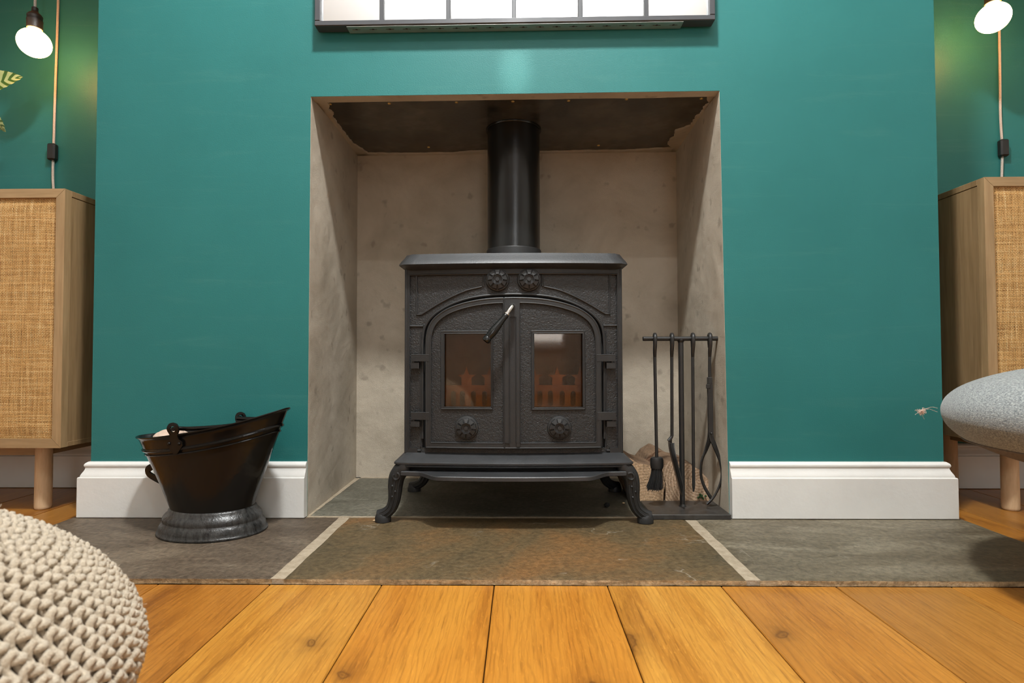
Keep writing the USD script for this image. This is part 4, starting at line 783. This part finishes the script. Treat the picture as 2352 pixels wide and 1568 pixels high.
# ================================================================== logs
def log(name, label, outline, y0, y1, pith, a, b, twist=(0, 0, 0)):
    """A split log lying into the fireplace; outline in pixels on its sawn end at y0."""
    P_ = Polygon([tuple(at(px, py, y=y0)[[0, 2]]) for px, py in outline]).buffer(.004).buffer(-.004); pc = at(*pith, y=y0)
    ring = np.array([P_.exterior.interpolate(t, True).coords[0] for t in np.linspace(0, 1, 72, endpoint=False)]); c = ring.mean(0)
    rings = []; ys = np.linspace(y0, y1, 14)
    for k, y in enumerate(ys):
        q = c + (ring - c) * (1.0 if k else .985); h = meshkit.fbm(np.c_[q * 30, np.full(72, y * 8)], 3, 5) - .5
        q = q + (q - c) / np.linalg.norm(q - c, axis=1, keepdims=True) * (h * .008)[:, None]; q[:, 1] = np.maximum(q[:, 1] + 0, HZ + .0006)
        rings.append(np.c_[q[:, 0], np.full(72, y), q[:, 1]])
    t = thing(name, label, "log", (c[0], y0, HZ), "split logs beside the stove")
    obj("bark", loft(rings, cap=False), M["bark"], t, smooth=50)
    mt = wave_wood("log_end_" + str(len(_taken)), a, b, 42, (pc[0], pc[2]))
    for r_, s in ((rings[0], -1), (rings[-1], 1)):
        pts = [r_.mean(0)[None]]
        for k in (.2, .4, .6, .8, 1): pts.append(r_.mean(0) + (r_ - r_.mean(0)) * k)
        v = np.vstack(pts); v[1:289, 1] += s * .0035 * (meshkit.fbm(v[1:289] * 60, 4, 3) - .5); f = [(0, 1 + j, 1 + (j + 1) % 72) for j in range(72)]
        for k in range(4):
            o = 1 + k * 72; f += [(o + j, o + 72 + j, o + 72 + (j + 1) % 72) for j in range(72)] + [(o + j, o + 72 + (j + 1) % 72, o + (j + 1) % 72) for j in range(72)]
        m = TM(v, f); 
        if s < 0: m.invert()
        obj("sawn_end", m, mt, t, smooth=True)
log("split_log", "split log with pale sawn end and bark edge right behind the stove leg", [(1455, 1160), (1437, 1118), (1424, 1075), (1432, 1046), (1446, 1050), (1466, 1062), (1500, 1070), (1521, 1082), (1527, 1110), (1524, 1165)], .145, .285, (1490, 1180), (.52, .335, .19), (.62, .42, .26))
log("split_log", "split log with ringed sawn end behind the poker and tongs", [(1526, 1160), (1529, 1110), (1520, 1078), (1530, 1060), (1549, 1056), (1585, 1064), (1612, 1080), (1630, 1105), (1634, 1130), (1628, 1160)], .150, .285, (1606, 1104), (.46, .295, .18), (.62, .44, .30))
log("split_log", "dark brown log end peeping out above the other two logs", [(1476, 1120), (1477, 1062), (1490, 1045), (1512, 1032), (1532, 1040), (1545, 1060), (1552, 1120)], .30, .42, (1510, 1080), (.17, .09, .05), (.27, .16, .10))

# ================================================================== mirror over the fireplace
MY, GY = -.034, -.020
mx0, mx1 = at(722, 50, y=MY)[0], at(1643.5, 45, y=MY)[0]; mz0 = at(1180, 52, y=MY)[2]; mz1 = mz0 + .62; mw = .0125
mi = thing("window_mirror", "wide grey metal window-style mirror with slim glazing bars above the fireplace", "mirror", ((mx0 + mx1) / 2, MY, mz0))
tilt = math.atan2(at(1643.5, 40, y=MY)[2] - at(722, 54, y=MY)[2], mx1 - mx0)
def tl(m):
    v = np.array(m.vertices); v[:, 2] += (v[:, 0] - (mx0 + mx1) / 2) * math.tan(tilt) ; return TM(v, m.faces)
obj("frame_rail", tl(box(mx0, mx1, MY, -.004, mz0, mz0 + mw, .0015)), M["gun"], mi, smooth=False)
obj("frame_rail", tl(box(mx0, mx1, MY, -.004, mz1 - mw, mz1, .0015)), M["gun"], mi, smooth=False)
obj("frame_stile", tl(box(mx0, mx0 + mw, MY, -.004, mz0 + mw, mz1 - mw, .0015)), M["gun"], mi, smooth=False)
obj("frame_stile", tl(box(mx1 - mw, mx1, MY, -.004, mz0 + mw, mz1 - mw, .0015)), M["gun"], mi, smooth=False)
bars_x = [at(px, 20, y=MY + .004)[0] for px in (876.5, 1029.5, 1180.5, 1333, 1484.7)]
for x in bars_x: obj("glazing_bar", tl(box(x - .0052, x + .0052, MY + .003, GY + .003, mz0 + mw - .001, mz1 - mw + .001, .001)), M["gun"], mi, smooth=False)
zm = (mz0 + mz1) / 2
obj("glazing_bar", tl(box(mx0 + mw - .001, mx1 - mw + .001, MY + .004, GY + .004, zm - .0052, zm + .0052, .001)), M["gun"], mi, smooth=False)
ed = [mx0 + mw] + bars_x + [mx1 - mw]
for a, b in zip(ed, ed[1:]):
    obj("mirror_pane", tl(box(a, b, GY, GY + .004, mz0 + mw - .004, mz1 - mw + .004)), M["mirror"], mi, smooth=False)
obj("backing", tl(box(mx0 + .006, mx1 - .006, GY + .004, -.0045, mz0 + .003, mz1 - .003)), M["dark"], mi, smooth=False)
sx0, sx1 = at(799, 58, y=-.02)[0], at(1567, 50, y=-.02)[0]
strip = sbox(sx0, -.031, sx1, -.003)
for i in range(20):
    x = at(819 + i * 38.3, 56, y=-.018)[0]; strip = strip.difference(LineString([(x - .0085, -.018), (x + .0085, -.018)]).buffer(.0015)).difference(shapely.Point(x, -.018).buffer(.0034))
obj("bracket_strip", tl(TM(*[(lambda m: np.array(m.vertices) + [0, 0, mz0 - .0022])(extr(strip, 0, .0012)), extr(strip, 0, .0012).faces])), M["galv"], mi, "perforated galvanised bracket strip", smooth=False)

# ================================================================== cane-door cabinets in the alcoves
def weave(x0, x1, z0, z1, yf, pitch=.0033):
    """Open plain weave of flat cane: upright and level strands crossing over and under, slightly bellied."""
    nx, nz = int((x1 - x0) / pitch), int((z1 - z0) / pitch); xs = x0 + (np.arange(nx) + .5) * (x1 - x0) / nx; zs = z0 + (np.arange(nz) + .5) * (z1 - z0) / nz
    rng = np.random.default_rng(21); xs = xs + rng.normal(0, .00018, nx); zs = zs + rng.normal(0, .0002, nz)
    wx, wz = rng.uniform(.00075, .00125, nx), rng.uniform(.0008, .0014, nz)
    def belly(x, z): return -.005 * np.minimum(1, np.minimum(np.minimum(x - x0, x1 - x), np.minimum(z - z0, z1 - z)) / .03)
    out = []
    for vert in (True, False):
        A, B, W = (xs, zs, wx) if vert else (zs, xs, wz); na, nb = len(A), len(B)
        Bx = np.r_[B[0] - pitch, B, B[-1] + pitch]; lo, hi = (z0, z1) if vert else (x0, x1); Bx = np.clip(Bx, lo, hi); k = np.arange(nb + 2)
        ph = ((np.arange(na)[:, None] + k[None]) % 2) * 2 - 1; ph = ph if vert else -ph
        a = np.broadcast_to(A[:, None], (na, nb + 2)) + rng.normal(0, .00012, (na, nb + 2)); b = np.broadcast_to(Bx[None], (na, nb + 2)); w = W[:, None]
        X, Zz = (a, b) if vert else (b, a); dep = yf + belly(np.clip(X, x0, x1), np.clip(Zz, z0, z1)) - ph * .0006
        quad = []
        for o, d in ((-1, .0004), (1, .0004), (.6, -.0004), (-.6, -.0004)):
            XX, ZZ = (X + o * w, Zz) if vert else (X, Zz + o * w); quad.append(np.stack([XX, dep + d, ZZ], -1))
        V = np.stack(quad, 2).reshape(-1, 3); i, j, c = np.meshgrid(np.arange(na), np.arange(nb + 1), np.arange(4), indexing="ij"); base = (i * (nb + 2) + j) * 4; c2 = (c + 1) % 4
        q = np.stack([base + c, base + 4 + c, base + 4 + c2, base + c2], -1).reshape(-1, 4); out.append(TM(V, np.vstack([q[:, [0, 1, 2]], q[:, [0, 2, 3]]])))
    return out
def cabinet(s, xin, yf, z0, z1, floor_z, leg_x, leg_y, label):
    """s: -1 left alcove, 1 right; xin: the side next to the chimney breast."""
    W, YB, T = .92, .322, .016; xo = xin + s * W; c = thing("cane_cabinet", label, "cabinet", ((xin + xo) / 2, yf, floor_z), "pair of cane cabinets")
    X = lambda a, b: (min(xin + s * a, xin + s * b), max(xin + s * a, xin + s * b))
    yc = yf + .0205
    obj("top_panel", box(*X(0, W), yc, YB, z1 - T, z1 - .0005, .001), M["oak_side"], c, smooth=False)
    obj("bottom_panel", box(*X(0, W), yc, YB, z0 + .0005, z0 + T * .8, .001), M["oak_side"], c, smooth=False)
    obj("side_panel", box(*X(.0008, T), yc, YB, z0 + T * .8, z1 - T - .0012), M["oak_side"], c, smooth=False)
    obj("side_panel", box(*X(W - T, W - .0008), yc, YB, z0 + T * .8, z1 - T), M["oak_side"], c, smooth=False)
    obj("edge_strip", box(*X(.0001, .003), yc - .0012, yc + .0002, z0 + .001, z1 - .001), M["oak_z"], c, smooth=False)
    obj("back_panel", box(*X(T, W - T), YB - .006, YB, z0 + T, z1 - T), M["oak_side"], c, smooth=False)
    fw = .0232; DW = W / 2 - .0015
    for k in range(2):
        d = thing("door", None, None, (0, 0, 0), parent=c); _loc[d.GetPath()] = _loc[c.GetPath()].copy(); a, b = k * (DW + .003), k * (DW + .003) + DW
        def frame(p0, p1, p2, p3):   # mitred piece as a prism
            P = Polygon([(xin + s * u, v) for u, v in (p0, p1, p2, p3)]); return flat(extr(P.buffer(-.0003, join_style=2), -.019, 0), yf)
        obj("stile", frame((a, z0), (a + fw, z0 + fw), (a + fw, z1 - fw), (a, z1)), M["oak_z"], d, smooth=False); obj("stile", frame((b, z0), (b - fw, z0 + fw), (b - fw, z1 - fw), (b, z1)), M["oak_z"], d, smooth=False)
        obj("rail", frame((a, z0), (a + fw, z0 + fw), (b - fw, z0 + fw), (b, z0)), M["oak_x"], d, smooth=False); obj("rail", frame((a, z1), (a + fw, z1 - fw), (b - fw, z1 - fw), (b, z1)), M["oak_x"], d, smooth=False)
        obj("door_backing", box(*X(a + fw - .002, b - fw + .002), yf + .0150, yf + .0185, z0 + fw - .002, z1 - fw + .002), M["cane_dark"], d, smooth=False)
        xa, xb = X(a + fw - .001, b - fw + .001)
        v_, h_ = weave(xa, xb, z0 + fw - .001, z1 - fw + .001, yf + .0085, .0033 if k == 0 else .0052)
        obj("cane_webbing", v_, M["cane_v"], d, kind="stuff", smooth=False); obj("cane_webbing", h_, M["cane_h"], d, kind="stuff", smooth=False)
    li = abs(leg_x - xin); az = z0 - .029
    obj("apron", box(*X(li + .014, W - li - .014), leg_y - .008, leg_y + .010, az, z0), M["oak_x"], c, smooth=False)
    obj("apron", box(*X(li + .014, W - li - .014), YB - .045, YB - .027, az, z0), M["oak_x"], c, smooth=False)
    for u in (li, W - li): obj("apron", box(*X(u - .010, u + .010), leg_y + .01, YB - .02, az, z0), M["oak_y"], c, smooth=False)
    for u in (li, W - li):
        for y in (leg_y, YB - .012): obj("leg", lathe([(0, 0), (.0165, 0), (.0182, .002), (.0192, .006), (.0190, .06), (.0185, z0 - floor_z), (0, z0 - floor_z)], 24, (xin + s * u, y, floor_z + .0004)), M["leg_wood"], c)
    return c
lz0, lz1 = at(138.5, 1029, y=.03)[2], at(152.6, 432.5, y=.03)[2]
lx = at(87, 1171, z=0); rx = at(2334, 1174, z=0)
cabinet(-1, at(145, 720, y=.03)[0], .03, lz0, lz1, 0, lx[0], lx[1] + .016, "oak cabinet with woven cane door in the left alcove")
cabinet(1, at(2264, 600, y=.03)[0], .03, lz0 + .011, at(2260, 406, y=.03)[2], 0, rx[0], rx[1] + .016, "oak cabinet with woven cane door in the right alcove behind the grey cushion")

# ================================================================== pendant lamps hung beside the chimney breast
def lamp(label, bulb, wall_path, sw):
    bx, by, bz = bulb; hz = 1.515; t = thing("pendant_lamp", label, "lamp", (bx, by, bz), "pair of bare bulb pendants")
    a = np.linspace(-np.pi / 2, np.pi / 2 - .43, 20); pr = [(.0405 * math.cos(q) if i else 0, .0385 * math.sin(q)) for i, q in enumerate(a)] + [(.0155, .0375), (.0150, .046)]
    obj("bulb", lathe(pr, 40, (bx, by, bz)), M["bulb"], t, "lit globe bulb", smooth=60)
    obj("holder", lathe([(.0155, .040), (.0186, .040), (.0190, .043), (.0186, .060), (.0192, .062), (.0192, .066), (.0178, .068), (.0178, .073), (.0185, .0745), (.0185, .078), (.015, .083), (.009, .088), (.0078, .092), (.0078, .101), (.0055, .103), (0, .103)], 32, (bx, by, bz)), M["tool"], t)
    wy = AY - .007; wp = [(at(px, py, y=wy)[0], wy, at(px, py, y=wy)[2]) for px, py in wall_path]
    up = [(bx, by, bz + .10), (bx, by, bz + .12), (bx, by, 1.562), (bx, by + .012, 1.5765), (bx * .97 + wp[0][0] * .03, by + .04, 1.5775), (wp[0][0], wy - .014, 1.5765), (wp[0][0], wy, 1.562)]
    cw = smooth_path(up + wp, 160); obj("flex", tube(cw, .0034, 10), M["cord"], t)
    q = at(*sw, y=wy); obj("switch", box(q[0] - .0125, q[0] + .0125, wy - .0125, wy + .0065, q[2] - .0255, q[2] + .0255, .004), M["black_plastic"], t, smooth=False)
lamp("lit globe bulb pendant on a grey flex in the left alcove", at(79, 99, y=.20), [(132, 60), (129, 150), (126, 240), (123.5, 330), (121.5, 400), (123.5, 450), (123, 520), (122, 700)], (122.5, 350))
lamp("lit globe bulb pendant on a grey flex in the right alcove", at(2281, 41, y=.20), [(2295, 60), (2297, 180), (2298, 270), (2302, 340), (2301, 400), (2300, 440), (2301, 520), (2301, 700)], (2302.5, 341))
# unseen shelves above the lamps, placed to shade the alcove walls
for s, a, b in ((-1, SL, BL), (1, BR, SR)):
    sh = thing("unseen_alcove_shelf", "unseen oak shelf shading the top of the %s alcove" % ("left" if s < 0 else "right"), "shelf", ((a + b) / 2, .2, 1.55)); obj("board", box(a + .002, b - .002, -.005, AY - .001, 1.53, 1.57, .002), M["oak_x"], sh, smooth=False)

# ================================================================== house plant at the left edge
pl = thing("house_plant", "house plant with pale striped green leaves at the left edge", "plant", (-1.70, .19, lz1))
obj("pot", lathe([(0, 0), (.052, 0), (.055, .004), (.070, .10), (.075, .10), (.076, .122), (.070, .122), (.068, .104), (0, .104)], 36, (-1.70, .19, lz1 + .0003)), M["pot"], pl); obj("soil", lathe([(0, .112), (.068, .106)], 30, (-1.70, .19, lz1)), M["soil"], pl)
def leaf_mesh(b, t, side, wid, droop=.02, notch=0.0):
    b, t, side = (np.asarray(q, float) for q in (b, t, side)); d = t - b; side = side - d * (side @ d) / (d @ d); side /= np.linalg.norm(side); up = np.cross(side, d / np.linalg.norm(d))
    n, m = 22, 13; s, q = np.meshgrid(np.linspace(0, 1, n), np.linspace(-1, 1, m), indexing="ij"); w = wid * np.sin(np.pi * s ** .72) ** .8 * (1 - .12 * s)
    v = b + d * s[..., None] + side * (w * q)[..., None] + up * (-.25 * w * (1 - q * q) * 0 + .22 * w * q * q - droop * s * s + .0010 * np.sin(s * 40) * np.abs(q))[..., None]
    i, j = np.meshgrid(np.arange(n - 1), np.arange(m - 1), indexing="ij"); f = np.stack([i * m + j, (i + 1) * m + j, (i + 1) * m + j + 1, i * m + j + 1], -1).reshape(-1, 4)
    return v.reshape(-1, 3), np.vstack([f[:, [0, 1, 2]], f[:, [0, 2, 3]]]), np.stack([s, q], -1).reshape(-1, 2)
LV = [(at(-26, 200, y=.17), at(37, 166, y=.165), (.45, -.25, -1), .036), (at(-30, 262, y=.16), at(32, 303, y=.15), (.5, -.5, .8), .019), ((-1.58, .12, 1.24), (-1.52, .04, 1.33), (1, .4, -.5), .035), ((-1.76, .14, 1.18), (-1.86, .06, 1.22), (.2, -1, .3), .036), ((-1.66, .08, 1.05), (-1.60, .0, 1.06), (1, .6, .2), .034), ((-1.80, .20, 1.02), (-1.90, .22, 1.0), (.1, -1, .2), .035), ((-1.72, .2, 1.27), (-1.72, .16, 1.37), (1, 0, 0), .036)]
for b, t, sd, wd in LV:
    v, f, uv = leaf_mesh(b, t, sd, wd); th = _loc[pl.GetPath()]
    path = numbered("/World/house_plant/leaf"); usdkit.mesh(stage, path, (v - th, f), M["leaf"], smooth=True, uv=uv)
    obj("stem", tube(smooth_path([(-1.70 + .02 * (np.asarray(b)[0] + 1.7), .19, lz1 + .10), (-1.70 + .55 * (np.asarray(b)[0] + 1.7), .19 + .4 * (np.asarray(b)[1] - .19), lz1 + .12 + .75 * (np.asarray(b)[2] - lz1 - .12)), b], 16), .0022, 7), M["stem"], pl)

# ================================================================== grey felt cushion seat at the right, its frame outside the picture
CC, CR, CH = np.array([.985, -.50, .2965]), .285, .0885
st_ = thing("felt_seat", "rounded grey felt cushion seat jutting in at the right edge", "seat", (CC[0], CC[1], 0))
def lens(a0, a1, n=40, m=96, k=1.0):
    def fn(s, t):
        la = a0 + (a1 - a0) * s; lo = t * 2 * np.pi; r = CR * np.abs(np.cos(la)) ** .88; z = CH * np.sign(np.sin(la)) * np.abs(np.sin(la)) ** .95 * (1.0 + .05 * (np.sin(la) < 0))
        w = .0015 * (meshkit.fbm(np.stack([np.cos(lo) * 3, np.sin(lo) * 3, la * 2], -1), 3, 4) - .5); return np.stack([CC[0] + (r + w) * np.cos(lo), CC[1] + (r + w) * np.sin(lo), CC[2] + z + w], -1)
    m_ = grid(n, m, fn); return m_
obj("cushion", lens(-.50, np.pi / 2 - .001), M["felt"], st_, smooth=True)
obj("underside", lens(-np.pi / 2 + .001, -.50, 20), M["felt_under"], st_, "brown felt underside", smooth=True)
a = np.arange(96) * 2 * np.pi / 96; r_ = CR * math.cos(.5) ** .88; z_ = -CH * math.sin(.5) ** .95 * 1.05
obj("piping", tube(np.stack([CC[0] + (r_ + .0008) * np.cos(a), CC[1] + (r_ + .0008) * np.sin(a), np.full(96, CC[2] + z_)], 1), .0022, 6, closed=True), M["felt_under"], st_)
sz = CC[2] - CH * 1.04
obj("seat_frame", lathe([(0, sz - .02), (.10, sz - .02), (.10, sz + .006), (0, sz + .006)], 32, (CC[0] + .06, CC[1], 0)), M["leg_wood"], st_)
for k in range(3):
    q = k * 2 * np.pi / 3; obj("leg", lathe([(0, 0), (.011, 0), (.014, .01), (.018, sz - .015), (0, sz - .015)], 18, (CC[0] + .06 + .07 * math.cos(q), CC[1] + .07 * math.sin(q), .0004)), M["leg_wood"], st_)
rng = np.random.default_rng(31); lc = at(2118, 945, y=CC[1]); tipc = at(2138, 938, y=CC[1]); F_ = []
for i in range(120):
    p = lc + rng.normal(0, .0014, 3); d = rng.normal(0, 1, 3); d /= np.linalg.norm(d); e = rng.normal(0, 1, 3); l = rng.uniform(.002, .0055) if i < 117 else rng.uniform(.007, .012)
    F_.append(np.array([p + d * l * t + e * .25 * l * math.sin(t * 3) for t in np.linspace(0, 1, 7)]))
for i in range(2): F_.append(np.array([lc + (tipc + [0.010, 0, -.002 * i] - lc) * t + np.array([0, 0, .004 * math.sin(t * 3 + i)]) for t in np.linspace(0, 1, 8)]))
fibres("lint_tuft", F_, .00035, M["lint"], st_, "stuff", "tiny pale lint tuft clinging to the cushion's tip")

# ================================================================== knitted pouf
KC, KR, KH, KE = np.array([-.540, -1.004]), .2465, .1510, 1.74
pf = thing("knitted_pouf", "round beige chunky knitted pouf in the lower left corner", "pouf", (KC[0], KC[1], 0))
la = np.linspace(np.pi / 2, -np.pi / 2, 400); pr_r = KR * np.abs(np.cos(la)) ** (2 / KE); pr_z = KH + (KH - .006) * np.sign(np.sin(la)) * np.abs(np.sin(la)) ** (2 / KE)
sl = np.r_[0, np.cumsum(np.hypot(np.diff(pr_r), np.diff(pr_z)))]
def surf(s):
    r, z = np.interp(s, sl, pr_r), np.interp(s, sl, pr_z); e = .002; dr, dz = np.interp(s + e, sl, pr_r) - np.interp(s - e, sl, pr_r), np.interp(s + e, sl, pr_z) - np.interp(s - e, sl, pr_z); n = np.hypot(dr, dz) + 1e-9
    return r, z, -dz / n, dr / n, dr / n, dz / n      # radius, height, normal (r, z), tangent (r, z)
obj("inner_cover", lathe([(max(r - .006, 0), min(max(z, .004), 2 * KH - .008)) for r, z in zip(pr_r[::8], pr_z[::8])][::-1], 64, (KC[0], KC[1], 0)), M["yarn_core"], pf, smooth=True)
rows, k, rng = [], 0, np.random.default_rng(5); RP, SWD, YR = .0110, .0163, .0030; s = .02
while s < sl[-1] - .06:
    r = np.interp(s, sl, pr_r); N = max(6, int(round(2 * np.pi * r / SWD))); n = N * 10; t = np.arange(n) / n * N * 2 * np.pi
    u = (t + .55 * np.sin(2 * t)) / N; v = -.80 * RP * np.cos(t); w = .0033 * np.cos(2 * t)
    sg = s + v + .0008 * np.sin(u * 7 + k); R_, Z_, nr, nz, _, _ = surf(sg); jit = .0014 * (meshkit.noise(np.stack([u * 40, u * 0 + k, u * 0], -1), 3) - .5)
    ang = u + .9 * k * 2 * np.pi / max(N, 1) * 0 + k * .012; o = w + YR * .4 + jit
    P = np.stack([KC[0] + (R_ + nr * o) * np.cos(ang), KC[1] + (R_ + nr * o) * np.sin(ang), np.maximum(Z_ + nz * o, YR + .0003)], -1)
    rows.append(tube(P, YR * (1 + .10 * np.sin(np.arange(n) * 2.1)), 6, closed=True)); s += RP; k += 1
obj("knitted_cover", cat_m(rows), M["yarn"], pf, kind="stuff", smooth=True)
allv = np.vstack([np.asarray(r.vertices) for r in rows]); pick = allv[rng.integers(0, len(allv), 9000)]; hr = []
for p in pick:
    out = p - np.array([KC[0], KC[1], KH]); out /= np.linalg.norm(out); d = out + rng.normal(0, .8, 3); d /= np.linalg.norm(d); l = rng.uniform(.002, .0065); e = rng.normal(0, .3, 3)
    if (p + d * l)[2] < .003: continue
    hr.append(np.array([p, p + d * l * .5 + e * l * .2, p + d * l]))
fibres("fuzz", hr, .00028, M["yarn"], pf)

# ================================================================== crumbs on the hearth
def crumb(name, label, cat, px, py, r, sq, mt, seed):
    q = at(px, py, z=HZ + r * .5); m = trimesh.creation.icosphere(2, r); v = np.array(m.vertices) * sq * (1 + .5 * (meshkit.fbm(np.array(m.vertices) / r * 1.5 + seed, 3, seed) - .5))[:, None]; v[:, 2] -= v[:, 2].min()
    obj(name, TM(v + [q[0], q[1], HZ + .0012], m.faces), mt, None, label, cat)
crumb("charcoal_lump", "small black lump of charcoal on the hearth under the stove", "charcoal", 1394, 1163, .0075, np.array([1.0, .8, .8]), M["char"], 3)
for i, (px, py, sq, lb) in enumerate([(862, 1196, (1.4, .5, .5), "pale wood splinter left of the stove's front left foot"), (870, 1193, (.6, .9, .5), "tiny pale wood flake touching the stove's front left foot"), (1432, 1156, (.9, .5, .5), "tiny wood chip by the leg beside the split log")]):
    crumb("wood_chip", lb, "wood chip", px, py, .0042, np.array(sq), M["chip"], 10 + i)

q = at(1611, 1139, y=.147); ms = []
for i in range(9):
    b = trimesh.creation.icosphere(1, .003); b.apply_translation(q + np.random.default_rng(i).normal(0, 1, 3) * [.005, .001, .0025]); ms.append(b)
obj("moss", ms, simple("moss", (.03, .07, .02), .9), stage.GetPrimAtPath("/World/split_log_001"), "dark green moss tuft", kind="stuff")
